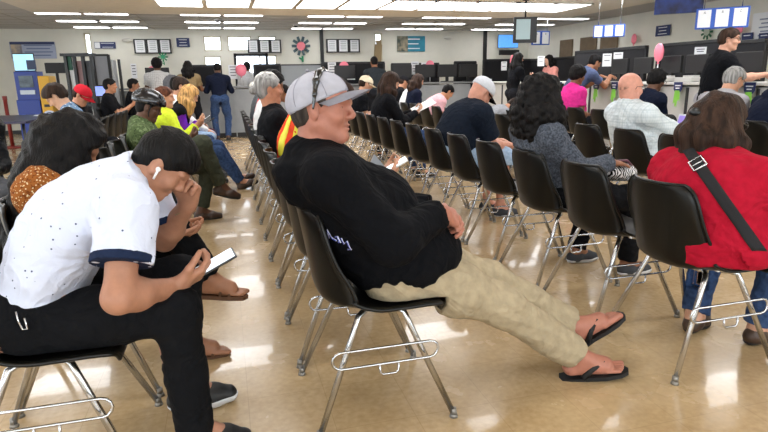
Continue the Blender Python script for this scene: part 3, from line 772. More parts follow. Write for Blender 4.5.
struct('wall_near', WALL, [span(XL, XR, YF - .15, YF, 0, .8), span(XL, XR, YF - .15, YF, 2.35, ZC + .02), span(XL, -7, YF - .15, YF, .8, 2.35), span(8.3, XR, YF - .15, YF, .8, 2.35), span(.3, .8, YF - .15, YF, .8, 2.35)])
struct('wall_right', WALL, [span(XR, XR + .15, YF, YB, 0, ZC + .02)])
# back wall with openings
op = []
def R2(x0, y0, x1, y1, Y=YB):
    a, b = at_Y(x0, y0, Y), at_Y(x1, y1, Y); return min(a[0], b[0]), max(a[0], b[0]), min(a[2], b[2]), max(a[2], b[2])
for r in ((203, 36, 222, 51), (227, 36, 252, 51), (258, 36, 277, 51), (204, 56, 223, 82), (259, 55, 278, 80), (83, 33, 93, 55), (374.5, 33, 382.5, 62)): op.append(R2(*r))
DOOR = (.36, 1.28, 0., 1.98); op.append(DOOR)
xs = sorted({XL, XR} | {v for o in op for v in o[:2]}); boxes = []
for x0, x1 in zip(xs[:-1], xs[1:]):
    hs_ = sorted([(o[2], o[3]) for o in op if o[0] <= x0 + 1e-6 and o[1] >= x1 - 1e-6]); z = 0
    for a, b in hs_:
        if a > z + 1e-4: boxes.append(span(x0, x1, YB, YB + .15, z, a))
        z = max(z, b)
    if z < ZC: boxes.append(span(x0, x1, YB, YB + .15, z, ZC + .02))
struct('wall_back', WALL, boxes)
GLASS = mat('window_glass', '#f4f8ff', .03, spec=.5); GLASS.node_tree.nodes['Principled BSDF'].inputs['Transmission Weight'].default_value = 1.; GLASS.node_tree.nodes['Principled BSDF'].inputs['IOR'].default_value = 1.05
FRM = mat('window_frame_paint', '#cfc8ae', .5)
for i, o in enumerate(op[:-1]):
    e = empty('window_%d' % (i + 1), ((o[0] + o[1]) / 2, YB, o[2])); tag(e, kind='structure')
    w, hh = o[1] - o[0], o[3] - o[2]; f = MB(); t = .035
    for sx in (-1, 1): f.box((sx * (w / 2 - t / 2), .07, hh / 2), (t, .10, hh))
    for zz in (t / 2, hh - t / 2): f.box((0, .07, zz), (w, .10, t))
    f.build('window_frame', FRM, e); MB().box((0, .08, hh / 2), (w - t, .008, hh - t)).build('pane', GLASS, e)
e = empty('door_1', ((DOOR[0] + DOOR[1]) / 2, YB, 0)); tag(e, kind='structure'); f = MB()
for sx in (-1, 1): f.box((sx * .43, .05, .99), (.07, .14, 1.98))
f.box((0, .05, 1.94), (.92, .14, .07)); f.box((0, .05, .45), (.8, .05, .9)); f.box((0, .05, 1.0), (.8, .06, .08)); f.build('door_frame', BLK, e)
MB().box((0, .06, 1.45), (.8, .008, .9)).build('pane', GLASS, e); MB().tube([(-.3, -.02, .9), (-.3, -.05, .95), (-.3, -.05, 1.1), (-.3, -.02, 1.15)], .012).build('door_handle', CHROME, e)
struct('baseboard_back', LAMD, [span(XL, XR, YB - .012, YB, 0, .1)]); struct('baseboard_right', LAMD, [span(XR - .012, XR, YF, YB, 0, .1)])
for i, x in enumerate((322, 485)):
    p = at_Y(x, 50, YB - .05)[0]; struct('trim_%d' % (i + 3), BLK, [span(p - .045, p + .045, YB - .09, YB - .002, 0, ZC + .02)])
# brown doors and pilasters on the right wall (far part)
BRN = mat('brown_panel', '#6b5a43', .6, noise=.1, nscale=8)
for i, (a, b) in enumerate(((573, 560), (597, 580), (618, 600))):
    y0, y1 = at_X(a, 45, XR - .03)[1], at_X(b, 45, XR - .03)[1]
    e = empty('door_%d' % (i + 2), (XR - .03, (y0 + y1) / 2, 0)); tag(e, kind='structure')
    MB().box((0, 0, 1.1), (.05, abs(y1 - y0) * .92, 2.2), bev=.004).build('door_leaf', BRN, e)
    MB().sph((-.06, abs(y1 - y0) * .36, 1.0), .03).build('door_handle', CHROME, e)
# concrete exterior ground seen through the windows
tag(struct('exterior_ground', mat('pale_concrete', '#c9c7c0', .8), [span(-20, 25, YB + .3, YB + 30, -.2, -.1)]), kind='structure')
# ------------------------------------------------------------------ ceiling lights
def fixture(x0, x1, y0, y1, z, label, group):
    e = empty('ceiling_light', ((x0 + x1) / 2, (y0 + y1) / 2, z)); tag(e, label, 'ceiling light', group)
    w, d = x1 - x0, y1 - y0; f = MB(); t = .03
    for sx in (-1, 1): f.box((sx * (w / 2 - t / 2), 0, -.008), (t, d, .02))
    for sy in (-1, 1): f.box((0, sy * (d / 2 - t / 2), -.008), (w, t, .02))
    f.build('frame', mat('light_frame', '#d9d6cc', .5), e)
    MB().box((0, 0, -.010), (w - 2 * t, d - 2 * t, .022), bev=.006).build('diffuser', LIGHTM, e)
    return e
ORD = ['first', 'second', 'third', 'fourth', 'fifth', 'sixth', 'seventh', 'eighth', 'ninth', 'tenth', 'eleventh', 'twelfth', 'thirteenth', 'fourteenth', 'fifteenth', 'sixteenth', 'seventeenth']
for i in range(10):
    x = -.97 + .78 * i
    fixture(x + .012, x + .768, 9.85, 11.1, 2.54, 'large square ceiling light panel, %s from the left end of the near bright band' % ORD[i], 'large light panels of the near band')
rown = {12.9: 'nearest dim row', 14.5: 'middle dim row', 16.1: 'farthest dim row by the back wall'}
for Yr in (12.95, 14.5, 16.05):
    k = 0
    for x in (-3.4, -.75, 1.87, 4.5, 7.1):
        for j in (0, 1):
            xx = x + j * .87
            if xx + .83 > XR: continue
            nm = {12.95: 'first row beyond the soffit edge', 14.5: 'middle row of the grey ceiling', 16.05: 'last row along the back wall'}[Yr]
            fixture(xx, xx + .84, Yr - .15, Yr + .15, ZC + .015, 'narrow ceiling light strip, %s from the left in the %s' % (ORD[k], nm), 'narrow light strips in the far ceiling'); k += 1
def area(x, y, z, sx, sy, pw, col=(.97, .98, 1)):
    l = bpy.data.lights.new('ceiling_lamp', 'AREA'); l.shape = 'RECTANGLE'; l.size = sx; l.size_y = sy; l.energy = pw; l.color = col
    o = bpy.data.objects.new('ceiling_lamp', l); COL.objects.link(o); o.location = (x, y, z)
AP = 1.0
for y, pw in ((7.6, 40), (5.0, 30), (2.4, 20), (-.3, 12)):
    for x in (-5.2, -2.4, .4, 3.2, 6.0): area(x, y, 2.53, 1.7, .6, pw * AP)
w = bpy.data.worlds.new('sky'); scene.world = w; w.use_nodes = True
nt = w.node_tree; bg = nt.nodes['Background']; bg.inputs['Color'].default_value = (.85, .93, 1, 1); bg.inputs['Strength'].default_value = 5.6
def portal(loc, rot, sx, sy):
    l = bpy.data.lights.new('window_portal', 'AREA'); l.shape = 'RECTANGLE'; l.size = sx; l.size_y = sy; l.cycles.is_portal = True
    o = bpy.data.objects.new('window_portal', l); COL.objects.link(o); o.location = loc; o.rotation_euler = rot
portal((.65, YF - .02, 1.575), (rad(90), 0, math.pi), 15.3, 1.55)
portal((XL - .02, 5.0, 1.6), (rad(90), 0, rad(-90)), 13.0, 1.4)
scene.view_settings.view_transform = 'Standard'; scene.view_settings.look = 'None'; scene.view_settings.gamma = 1; scene.view_settings.exposure = .14
scene.cycles.use_denoising = True
try: scene.cycles.denoiser = 'OPENIMAGEDENOISE'
except Exception: pass
scene.cycles.max_bounces = 8
# ------------------------------------------------------------------ counters
CZ = 1.13
def counter_run(name, label, x0, x1, y0, y1, front, n, toplab, topname='counter_top', LAM=LAM, CTOP=CTOP):
    e = empty(name, ((x0 + x1) / 2, (y0 + y1) / 2, 0)); tag(e, label, 'counter')
    cx, cy = (x0 + x1) / 2, (y0 + y1) / 2
    MB().box((0, 0, CZ / 2 - .03), (x1 - x0, y1 - y0, CZ - .06)).build('counter_body', LAM, e)
    ov = .06
    MB().box((0, 0, CZ - .02), (x1 - x0 + 2 * ov, y1 - y0 + 2 * ov, .035), bev=.006).build(topname, CTOP, e)
    if front == 'x':
        MB().box((-(x1 - x0) / 2 - .005, 0, .05), (.02, y1 - y0, .10)).build('kick_plate', BLK, e)
        for i in range(n + 1): MB().box((-(x1 - x0) / 2 - .008, -(y1 - y0) / 2 + (y1 - y0) * i / n, CZ / 2 - .03), (.02, .035, CZ - .08)).build('front_batten', LAMD, e)
    else:
        MB().box((0, -(y1 - y0) / 2 - .005, .05), (x1 - x0, .02, .10)).build('kick_plate', BLK, e)
        for i in range(n + 1): MB().box((-(x1 - x0) / 2 + (x1 - x0) * i / n, -(y1 - y0) / 2 - .008, CZ / 2 - .03), (.02, .02, CZ - .08)).build('front_batten', LAM, e)
    return e
counter_run('service_counter', 'long pale service counter along the right side of the hall', 6.0, 6.6, 4.3, 12.9, 'x', 8, '')
counter_run('service_counter', 'long grey service counter across the back of the hall, in front of the bright windows', -3.2, 5.95, 13.5, 14.1, 'y', 8, '', LAM=mat('counter_grey', '#8f9396', .5, noise=.04, nscale=8), CTOP=mat('counter_top_grey', '#7d7f80', .4))
# ------------------------------------------------------------------ dark cubicle partitions and monitors behind the counters
def partition(cx, cy, w, z0, z1, ax, label, group):
    e = empty('cubicle_partition', (cx, cy, 0)); tag(e, label, 'partition', group); d = (w, .06, z1 - z0) if ax == 'x' else (.06, w, z1 - z0)
    MB().box((0, 0, (z0 + z1) / 2), d).build('fabric_panel', BLKF, e)
    dc = (w + .03, .08, .05) if ax == 'x' else (.08, w + .03, .05)
    MB().box((0, 0, z1 + .02), dc, bev=.005).build('top_rail', BLK, e)
    for s_ in (-1, 1):
        o_ = (s_ * w / 2, 0) if ax == 'x' else (0, s_ * w / 2)
        MB().box((o_[0], o_[1], z1 / 2 + .01), (.05, .07, z1 + .02)).build('post', BLK, e)
def monitor(x, y, z, rz, w, label, group, screen=BLK, hgt=None):
    hgt = hgt or w * .62
    e = empty('monitor', (x, y, z), rad(rz)); tag(e, label, 'monitor', group)
    MB().box((0, 0, .012), (.22, .26, .02), bev=.004).build('base', BLK, e); MB().box((.0, 0, .10), (.04, .07, .18)).build('stand', BLK, e)
    MB().box((0, 0, .12 + hgt / 2), (.05, w, hgt), bev=.008).build('housing', BLK, e)
    MB().box((.026, 0, .12 + hgt / 2), (.004, w - .04, hgt - .04)).build('screen', screen, e)
SCRD = mat('dark_screen', '#0a0c10', .2)
SCRB = mat('lit_screen_blue', '#4f8fd8', .4, emit=1.0, col2='#5a9be0')
# back counter: positions measured on the photo
def rect(x0, y0, x1, y1, Y): a, b = at_Y(x0, y0, Y), at_Y(x1, y1, Y); return (a[0] + b[0]) / 2, (a[2] + b[2]) / 2, abs(b[0] - a[0]), abs(a[2] - b[2])
for i, (x0, y0, x1, y1, nm) in enumerate([(188, 67, 222, 84, 'left of the door'), (254, 66, 281, 85, 'right of the door'), (322, 64, 384, 82, 'under the flower decoration side'), (392, 65, 438, 82, 'left of the middle monitors'), (455, 63, 475, 82, 'by the grey divider'), (484, 61, 545, 82, 'in the right back corner')]):
    X_, Z_, w_, h_ = rect(x0, y0, x1, y1, 14.35)
    partition(X_, 14.35, w_, .3, Z_ + h_ / 2, 'x', 'black cubicle partition behind the back counter, ' + nm, 'black partitions behind the back counter')
X_, Z_, w_, h_ = rect(281, 65, 322, 82, 14.45)
e = empty('grey_divider', (X_, 14.45, 0)); tag(e, 'pale grey divider panel behind the back counter below the paper flower', 'partition'); MB().box((0, 0, (Z_ + h_ / 2) / 2), (w_, .05, Z_ + h_ / 2)).build('panel', mat('grey_divider', '#9fa3a6', .7), e); MB().box((0, 0, Z_ + h_ / 2), (w_, .07, .03)).build('top_rail', BLK, e)
for i, (px, nm) in enumerate([(158, 'behind the plaid shirt'), (345, 'beyond the grey cap'), (402, 'behind the standing dark shirt'), (447, 'below the oval wall lamp'), (425, 'behind the pale pink shirt'), (468, 'above the white cap')]):
    p = at_Y(px, 78, 13.85); monitor(p[0], 13.85, CZ, 90, .5, 'black monitor on the back counter ' + nm, 'monitors on the back counter', SCRD)
# right counter
for i, (xa, xb, yt, X_, nm) in enumerate([(577, 646, 51, 7.0, 'behind the slate blue shirt'), (660, 735, 44, 7.3, 'behind the man with glasses'), (735, 766, 43, 6.95, 'to the right of the man with glasses'), (516, 576, 60, 8.1, 'around the clerk in peach')]):
    a, b = at_X(xa, yt, X_), at_X(xb, yt, X_); top = (a[2] + b[2]) / 2
    partition(X_, (a[1] + b[1]) / 2, abs(a[1] - b[1]), .3, top, 'y', 'black cubicle partition behind the right counter, ' + nm, 'black partitions behind the right counter')
for i, (px, X_, nm) in enumerate([(643, 6.45, 'left of the pink balloon pole'), (671, 6.45, 'right of the pink balloon pole'), (697, 6.45, 'left of the man with glasses'), (620, 6.45, 'behind the bald head'), (748, 6.45, 'right of the man with glasses')]):
    p = at_X(px, 72, X_); monitor(X_, p[1], CZ, 0, .40, 'black monitor on the right counter ' + nm, 'monitors on the right counter', SCRD)
for i, (px, nm) in enumerate([(664, 'between the black monitors'), (688, 'below the numbered card')]):
    p = at_X(px, 79, 6.15); b = MB(); b.box((0, 0, .03), (.22, .3, .06), bev=.01); b.box((.03, 0, .07), (.1, .2, .03), bev=.005); o = b.build('document_tray', mat('tray_plastic', '#b9b8b4', .5), None, (6.17, p[1], CZ)); tag(o, 'pale document tray on the right counter ' + nm, 'tray', 'trays on the right counter')
# award rosettes hanging from the counter front
for i, (px, nm) in enumerate([(560, 'below the peach sweater'), (597, 'below the elbow of the slate blue shirt'), (615, 'just left of the bald head'), (656, 'just right of the bald head'), (679, 'above the laptop'), (751, 'at the right edge beside the grey-haired man')]):
    p = at_X(px, 82, 5.93); e = empty('ribbon_badge', (5.925, p[1], 0)); tag(e, 'blue counter badge with lime ribbon, ' + nm, 'badge', 'blue badges with lime ribbons on the right counter')
    MT = Matrix(((0, 0, -1, 0), (1, 0, 0, 0), (0, 1, 0, 0), (0, 0, 0, 1)))
    MB().prism([(-.075, .0), (.075, .0), (.075, -.09), (.05, -.13), (-.05, -.13), (-.075, -.09)], .006, Matrix.Translation((0, 0, CZ)) @ MT).build('badge', NAVY, e)
    b = MB()
    for s_, a in ((-1, .03), (1, -.01), (.2, -.05)): b.prism([(s_ * .02 - .018, 0), (s_ * .02 + .018, 0), (s_ * .034 + .018, -.17 + a), (s_ * .034, -.14 + a), (s_ * .034 - .018, -.175 + a)], .005, Matrix.Translation((-.004 * (s_ + 2), 0, CZ - .11)) @ MT)
    b.build('ribbon', LIME, e)
    b = MB()
    for k in range(2): b.box((-.008, 0, CZ - .045 - .035 * k), (.002, .10 - .03 * k, .014))
    b.build('printed_lines', WHITE, e)
# pink balloons on sticks
def disc(name, x, y, z, r, ax, label, m, group, stick=None, oval=1.):
    e = empty(name, (x, y, z)); tag(e, label, 'balloon', group)
    b = MB(); b.sph((0, 0, 0), r, (.35 if ax == 'x' else .9, .9 if ax == 'x' else .35, oval), 12); b.build('balloon', m, e)
    if stick: MB().cyl((0, 0, -r * oval * .9), (0, 0, -stick), .008).build('stick', WHITE, e)
    MB().cyl((0, 0, -r * oval), (0, 0, -r * oval - .03), .012, .02, 8).build('knot', m, e)
PB = mat('pink_balloon', '#ee7f92', .4, spec=.4)
for px, py, rp, nm in ((153, 72, 5.2, 'beside the plaid shirt'), (241, 70, 5.5, 'below the three white sheets by the door'), (344, 67, 5.2, 'above the brim of the grey cap'), (430, 65.5, 5., 'over the pale pink shirt')):
    p = at_Y(px, py, 14.0); disc('balloon', p[0], 14.0, p[2], rp / 570 * 14.5, 'y', 'round pink balloon on the back counter ' + nm, PB, 'pink balloons', p[2] - CZ)
for px, py, X_, rp, nm, ov in ((659, 52.5, 6.3, 7.2, 'above the right counter between two monitors', 1.25), (512, 61, 6.3, 4., 'behind the curly dark hair', 1.5), (634, 39, 9.2, 4.2, 'high on the right wall', 1.2), (738, 29, 9.2, 6.5, 'on the right wall behind the man with glasses', .9)):
    p = at_X(px, py, X_); d = (p - V(0, 0, CH)) @ _f; disc('balloon', X_, p[1], p[2], rp / 570 * d, 'x', 'pink balloon ' + nm, PB, 'pink balloons', (p[2] - CZ) if X_ < 7 else None, ov)
# number cards
def card(x, y, z, w, h_, ax, label, txt=None, group='white number cards', lines=3, m=WHITE, cat='card', name='number_sign', ink=INK, foot=0):
    e = empty(name, (x, y, z), 0 if ax == 'y' else rad(-48)); tag(e, label, cat, group)
    MB().box((0, 0, 0), (w, .008, h_)).build('sheet', m, e)
    if txt:
        t = text_mesh(txt, h_ * .42); t.materials.append(ink); o = bpy.data.objects.new('lettering', t); COL.objects.link(o); o.parent = e; o.matrix_local = Matrix.Translation((0, -.006, -h_ * .12)) @ Matrix.Rotation(math.pi / 2, 4, 'X')
    if lines:
        b = MB()
        for i in range(lines): b.box((0, -.0045, h_ * (.36 - (.14 if txt else .8 / max(lines, 1)) * i)), (w * (.7 - .12 * (i % 2)), .001, h_ * .05))
        b.build('printed_lines', ink, e)
    return e
for px, py, nm in ((233, 72, 'left of the pink balloon by the door'), (332, 69, 'left of the pink balloon above the brim'), (351, 73, 'right of the pink balloon above the brim'), (415, 68, 'left of the pink balloon over the pale pink shirt'), (425, 69, 'directly left of the same pink balloon'), (134, 71, 'on the wall near the black jacket')):
    p = at_Y(px, py, 14.25); card(p[0], 14.25, p[2], .12 if px < 140 else .2, .32, 'y', 'white card above the back counter, ' + nm, None, lines=4)
for px, py, X_, t_, nm in ((607, 60, 6.6, None, 'beside the face of the slate blue shirt'), (618, 59, 6.6, None, 'right of the slate blue shirt, second card'), (700, 55, 6.6, '18', 'left of the man with glasses'), (504, 66, 7.0, None, 'beside the oval pink balloon'), (541, 61, 6.9, None, 'left of the clerk in peach')):
    p = at_X(px, py, X_); d = (p - V(0, 0, CH)) @ _f; card(X_, p[1], p[2], .15, .22, 'x', 'white number card standing on the right counter ' + nm, t_, lines=2)
# hanging triple sign boards
def board(px0, py0, px1, py1, ax, D, label, frame, group, letters=None, hang=False, n=3, name='sign_board', wall=False):
    if ax == 'y': a, b = at_Y(px0, py0, D), at_Y(px1, py1, D); w = abs(a[0] - b[0]); c = ((a[0] + b[0]) / 2, D, (a[2] + b[2]) / 2); h_ = abs(a[2] - b[2]); rz = 0
    else: a, b = at_X(px0, py0, D), at_X(px1, py1, D); w = abs(a[1] - b[1]); c = (D, (a[1] + b[1]) / 2, (a[2] + b[2]) / 2); h_ = abs(at_X((px0 + px1) / 2, py0, D)[2] - at_X((px0 + px1) / 2, py1, D)[2]); rz = -90
    if hang and ax == 'x':
        p_ = at_X((px0 + px1) / 2, (py0 + py1) / 2, D); dd = (p_ - V(0, 0, CH)) @ _f; c = tuple(p_); w = (px1 - px0) / 570 * dd * 1.06; h_ = (py1 - py0 - 2) / 570 * dd; rz = -44
    e = empty(name, c, rad(rz)); tag(e, label, 'sign', group)
    MB().box((0, 0, 0), (w, .04, h_), bev=.006).build('frame', frame, e); pw = w / n
    for i in range(n):
        x = -w / 2 + pw * (i + .5); s_ = MB().box((x, -.023, -.0), (pw * .74, .006, h_ * .84)).build('white_panel', WHITE, e)
        if letters:
            t = text_mesh(letters[i], h_ * .16); t.materials.append(INK); o = bpy.data.objects.new('lettering', t); COL.objects.link(o); o.parent = s_; o.matrix_local = Matrix.Translation((x, -.028, h_ * .28)) @ Matrix.Rotation(math.pi / 2, 4, 'X')
        else:
            b = MB()
            for k in range(5): b.box((x, -.0275, h_ * (.3 - .13 * k)), (pw * .5, .001, h_ * .02))
            b.build('printed_lines', INK, s_)
    if hang:
        for s_ in (-1, 1): MB().cyl((s_ * w * .35, 0, h_ / 2), (s_ * w * .35, 0, ZC - c[2]), .006, n=6).build('hanging_wire', CHROME, e)
    return e
board(133, 39, 172, 53.5, 'y', 16.74, 'black framed board of three white sheets high on the back wall above the plaid shirt', BLK, 'three-sheet boards on the back wall')
board(247, 39.5, 281.5, 53, 'y', 16.70, 'black framed board of three white sheets over the windows beside the door', BLK, 'three-sheet boards on the back wall')
board(326, 39, 360, 52.5, 'y', 16.74, 'black framed board of three white sheets right of the paper flower', BLK, 'three-sheet boards on the back wall')
board(595, 24, 623, 38, 'x', 6.0, 'blue framed hanging board of three white panels above the slate blue shirt', BLUE, 'blue hanging boards', 'ABC', True)
board(700, 7, 744, 29, 'x', 6.3, 'blue framed hanging board of three white panels above the man with glasses', BLUE, 'blue hanging boards', 'ABC', True)
board(532, 31, 549, 45, 'y', 13.0, 'small blue and white hanging board behind the hanging screen', BLUE, 'blue hanging boards', 'AB', True, 2)
# hanging screen
p = at_Y(525, 30, 9.6); e = empty('hanging_screen', tuple(p), rad(-14)); tag(e, 'black flat screen hanging from the ceiling above the woman in black', 'screen')
MB().box((0, 0, 0), (.42, .06, .44), bev=.008).build('housing', BLK, e); MB().box((-.04, -.033, .01), (.25, .006, .34)).build('screen', mat('grey_lit_screen', '#8fa3a6', .3, emit=.35), e)
MB().cyl((0, 0, .2), (0, 0, ZC - p[2]), .015).build('ceiling_pole', BLK, e); MB().box((0, 0, ZC - p[2] - .03), (.1, .1, .03)).build('ceiling_plate', BLK, e)
# wall signs
def wsign(px0, py0, px1, py1, ax, D, name, label, m, lines=2, ink=WHITE, cat='sign', picture=None, txt=None):
    if ax == 'y': a, b = at_Y(px0, py0, D), at_Y(px1, py1, D); w = abs(a[0] - b[0]); c = ((a[0] + b[0]) / 2, D, (a[2] + b[2]) / 2); h_ = abs(a[2] - b[2]); rz = 0
    else: a, b = at_X(px0, py0, D), at_X(px1, py1, D); w = abs(a[1] - b[1]); c = (D, (a[1] + b[1]) / 2, (a[2] + b[2]) / 2); h_ = abs(at_X((px0 + px1) / 2, py0, D)[2] - at_X((px0 + px1) / 2, py1, D)[2]); rz = -90
    e = empty(name, c, rad(rz)); tag(e, label, cat)
    MB().box((0, 0, 0), (w, .02, h_), bev=.003).build('panel', m, e)
    x0 = 0
    if picture: MB().box((-w * .36, -.012, 0), (w * .24, .004, h_ * .86)).build('picture', picture, e); x0 = w * .12
    if txt:
        t = text_mesh(txt, h_ * .3); t.materials.append(ink); o = bpy.data.objects.new('lettering', t); COL.objects.link(o); o.parent = e; o.matrix_local = Matrix.Translation((x0, -.0125, 0)) @ Matrix.Rotation(math.pi / 2, 4, 'X')
    elif lines:
        b = MB()
        for k in range(lines): b.box((x0, -.0115, h_ * (.3 - .6 * k / max(1, lines - 1))), (w * (.62 - .1 * (k % 2)), .002, h_ * .11 / (1 + lines * .25)))
        b.build('printed_lines', ink, e)
    return e, w, h_
PHOTO1 = mat('photo_print', '#6a6f8a', .6, col2='#c7b59a', nscale=6)
wsign(94, 42, 116, 48.5, 'y', 16.77, 'wall_sign', 'small navy and white sign right of the slit window', NAVY, 2, picture=WHITE)
wsign(176, 38, 190, 47, 'y', 16.77, 'wall_sign', 'small square navy sign left of the bright windows', NAVY, 3)
e, w, h_ = wsign(9, 42, 57, 58.5, 'y', 16.77, 'wall_poster', 'wide pale blue poster with navy header above the kiosk screen', mat('pale_blue_print', '#a9b3cc', .6), 4, ink=mat('ink_blue', '#5d6a94', .6), cat='poster', picture=PHOTO1)
MB().box((0, -.014, h_ * .43), (w * .98, .004, h_ * .16)).build('header_band', NAVY, e)
e, w, h_ = wsign(397, 36, 425, 51.5, 'y', 16.77, 'wall_poster', 'teal poster with a photo on its left half on the back wall', mat('teal_print', '#1f7f9a', .5, noise=.2, nscale=4), 3, cat='poster'); MB().box((-w * .31, -.013, 0), (w * .38, .004, h_ * .98)).build('picture', mat('beige_photo', '#a59a80', .6, col2='#3c4a44', nscale=7), e)
e, w, h_ = wsign(498, 34.5, 518, 48, 'y', 16.70, 'wall_screen', 'bright blue lit screen on the back wall right of the black post', BLK, 0, cat='screen'); MB().box((0, -.013, 0), (w * .96, .004, h_ * .94)).build('screen', SCRB, e)
wsign(499, 50, 519, 55, 'y', 16.6, 'wall_shelf', 'narrow black shelf with equipment below the blue lit screen', BLK, 0, cat='shelf')
wsign(656.5, 25.5, 669.5, 36, 'x', 9.30, 'wall_sign', 'small dark navy sign on the right wall above the partitions', NAVY, 3)
p = at_X(679, 3, 6.0); dd = (p - V(0, 0, CH)) @ _f; w = 44 / 570 * dd; h_ = 20 / 570 * dd
e = empty('hanging_banner', tuple(p), rad(-44)); tag(e, 'dark blue printed banner hanging at the top of the picture', 'banner'); MB().box((0, 0, 0), (w, .02, h_), bev=.003).build('panel', mat('mural_print', '#27408c', .5, col2='#0d1436', nscale=5), e)
for s_ in (-1, 1): MB().cyl((s_ * w * .4, 0, h_ / 2), (s_ * w * .4, 0, max(h_ / 2 + .02, 2.545 - p[2])), .006, n=6).build('hanging_wire', CHROME, e)
wsign(754, 12, 790, 46, 'x', 9.30, 'wall_chart', 'large white notice with faint text on the right wall at the right edge', WHITE, 6, ink=mat('ink_pale', '#8f97ac', .7), cat='notice')
for px, nm in ((747, 'left'), (764, 'right')): wsign(px - 4.5, 33, px + 4.5, 46, 'x', 9.24, 'booklet_sign', 'small navy booklet poster on the right wall, the %s one of two' % nm, NAVY, 2, cat='poster')
# paper decorations
def flower(px, py, D, ax, rp, label, petal, core, np_=10, stem=True, name='hanging_paper_flower'):
    p = at_Y(px, py, D) if ax == 'y' else at_X(px, py, D); d = (p - V(0, 0, CH)) @ _f; r = rp / 570 * d
    e = empty(name, tuple(p), 0 if ax == 'y' else rad(-90)); tag(e, label, 'decoration')
    for i in range(np_):
        a = 2 * math.pi * i / np_; b = MB(); b.box((math.cos(a) * r * .68, 0, math.sin(a) * r * .68), (r * .5, .015, r * .26), Matrix.Rotation(-a, 3, 'Y'), bev=.004); b.build('petal', petal, e)
    MB().cyl((0, .01, 0), (0, -.02, 0), r * .42, n=18).build('flower_center', core, e)
    if stem: b = MB(); b.box((r * .1, 0, -r * 1.25), (r * .2, .012, r * .6)); b.box((-r * .12, 0, -r * 1.2), (r * .3, .012, r * .16), Matrix.Rotation(.6, 3, 'Y')); b.build('stem', GREEN, e)
flower(301, 46, 16.76, 'y', 10, 'large paper flower with dark grey green petals and pink middle on the back wall', mat('petal_slate', '#4a5f66', .8, noise=.3), PINK)
flower(163, 57, 16.6, 'y', 5, 'small green paper flower hanging over the plaid shirt', GREEN, mat('green_core', '#3a9a72', .8), 8)
flower(707, 32, 9.27, 'x', 8, 'green paper wreath on the right wall left of the man with glasses', mat('wreath_green', '#3f6f52', .8, noise=.3), mat('wreath_core', '#aeb6a4', .8), 9, False, 'hanging_wreath')
# oval wall lamp, smoke detectors
for px, py, nm in ((448, 38, 'above the middle monitors'), (127, 40, 'left of the three-sheet board')):
    p = at_Y(px, py, 16.72); e = empty('wall_lamp', tuple(p)); tag(e, 'oval white emergency lamp on the back wall ' + nm, 'lamp', 'emergency lamps'); b = MB(); b.sph((0, 0, 0), .11, (1.2, .5, .45), 10); b.build('housing', mat('lamp_plastic', '#d9d7cf', .5), e); MB().box((0, .04, 0), (.2, .03, .06)).build('bracket', WHITE, e)
for x, y, nm in ((.0, 14.0, 'above the standing man in jeans'), (1.9, 15.2, 'near the black post of the back wall')):
    e = empty('smoke_detector', (x, y, ZC + .02)); tag(e, 'small dark dome detector on the far ceiling ' + nm, 'detector', 'ceiling detectors'); MB().cyl((0, 0, 0), (0, 0, -.03), .07, .065, 16).build('base', WHITE, e); MB().sph((0, 0, -.03), .05, (1, 1, .8), 8).build('dome', BLK, e)
# brown cardboard roll leaning in the slit window
p = at_Y(378, 55, 16.72); b = MB(); b.box((0, 0, 0), (.22, .05, .6), Matrix.Rotation(.08, 3, 'Y'), bev=.01); b.box((.03, 0, .34), (.15, .05, .15), Matrix.Rotation(-.15, 3, 'Y'), bev=.01); o = b.build('cardboard_sheet', mat('cardboard', '#9a8664', .8), None, (p[0], 16.74, p[2])); tag(o, 'brown cardboard sheet leaning in the right slit window', 'cardboard')
# ------------------------------------------------------------------ kiosk, booth and racks on the left
p0, p1 = at_Y(10, 60, 12.6), at_Y(35, 73, 12.6); xk = (p0[0] + p1[0]) / 2; wk = p1[0] - p0[0]
e = empty('service_kiosk', (xk, 12.85, 0)); tag(e, 'blue self-service kiosk with a lit screen on top at the left', 'kiosk')
MB().box((0, 0, .48), (wk * 1.05, .5, .96), bev=.01).build('lower_cabinet', BLUEK, e); MB().box((0, .04, 1.22), (wk * 1.02, .42, .54), bev=.01).build('upper_cabinet', BLUEK, e)
MB().box((0, -.18, 1.30), (wk * .62, .02, .22)).build('touch_screen', mat('kiosk_screen', '#5d6f7c', .25, col2='#2c3a48', nscale=6), e); MB().box((0, -.18, 1.10), (wk * .66, .03, .08)).build('key_shelf', mat('kiosk_steel', '#9aa0a8', .35, metal=.7), e)
b = MB()
for s_ in (-1, 1): b.box((s_ * .09, -.255, .60), (.02, .01, .18)); b.box((s_ * .09 + .03 * s_, -.255, .68), (.06, .01, .02))
b.build('door_marks', mat('kiosk_mark', '#3f5cb8', .4), e)
sc_ = MB().box((0, -.10, 1.66), (wk * .92, .06, .34), bev=.006).build('top_screen', BLK, e); MB().box((0, -.134, 1.66), (wk * .88, .006, .30)).build('display', mat('lit_kiosk_display', '#a8d8ea', .4, emit=.9, col2='#7fb9d8', nscale=3), sc_); MB().box((.12, -.138, 1.61), (.16, .004, .18), bev=.0).build('display_figure', mat('display_figure', '#2a3a5c', .5), sc_)
p0, p1 = at_Y(37, 76, 12.6), at_Y(52, 100, 12.6)
e = empty('payment_machine', ((p0[0] + p1[0]) / 2, 12.85, 0)); tag(e, 'yellow payment machine standing beside the blue kiosk', 'machine'); wk = p1[0] - p0[0]
MB().box((0, 0, p0[2] / 2), (wk, .5, p0[2]), bev=.012).build('cabinet', YEL, e); MB().box((.02, -.255, p0[2] - .28), (wk * .45, .015, .08)).build('card_slot', BLK, e); MB().box((0, -.253, p0[2] * .60), (wk * .5, .012, .05)).build('cash_slot', BLK, e)
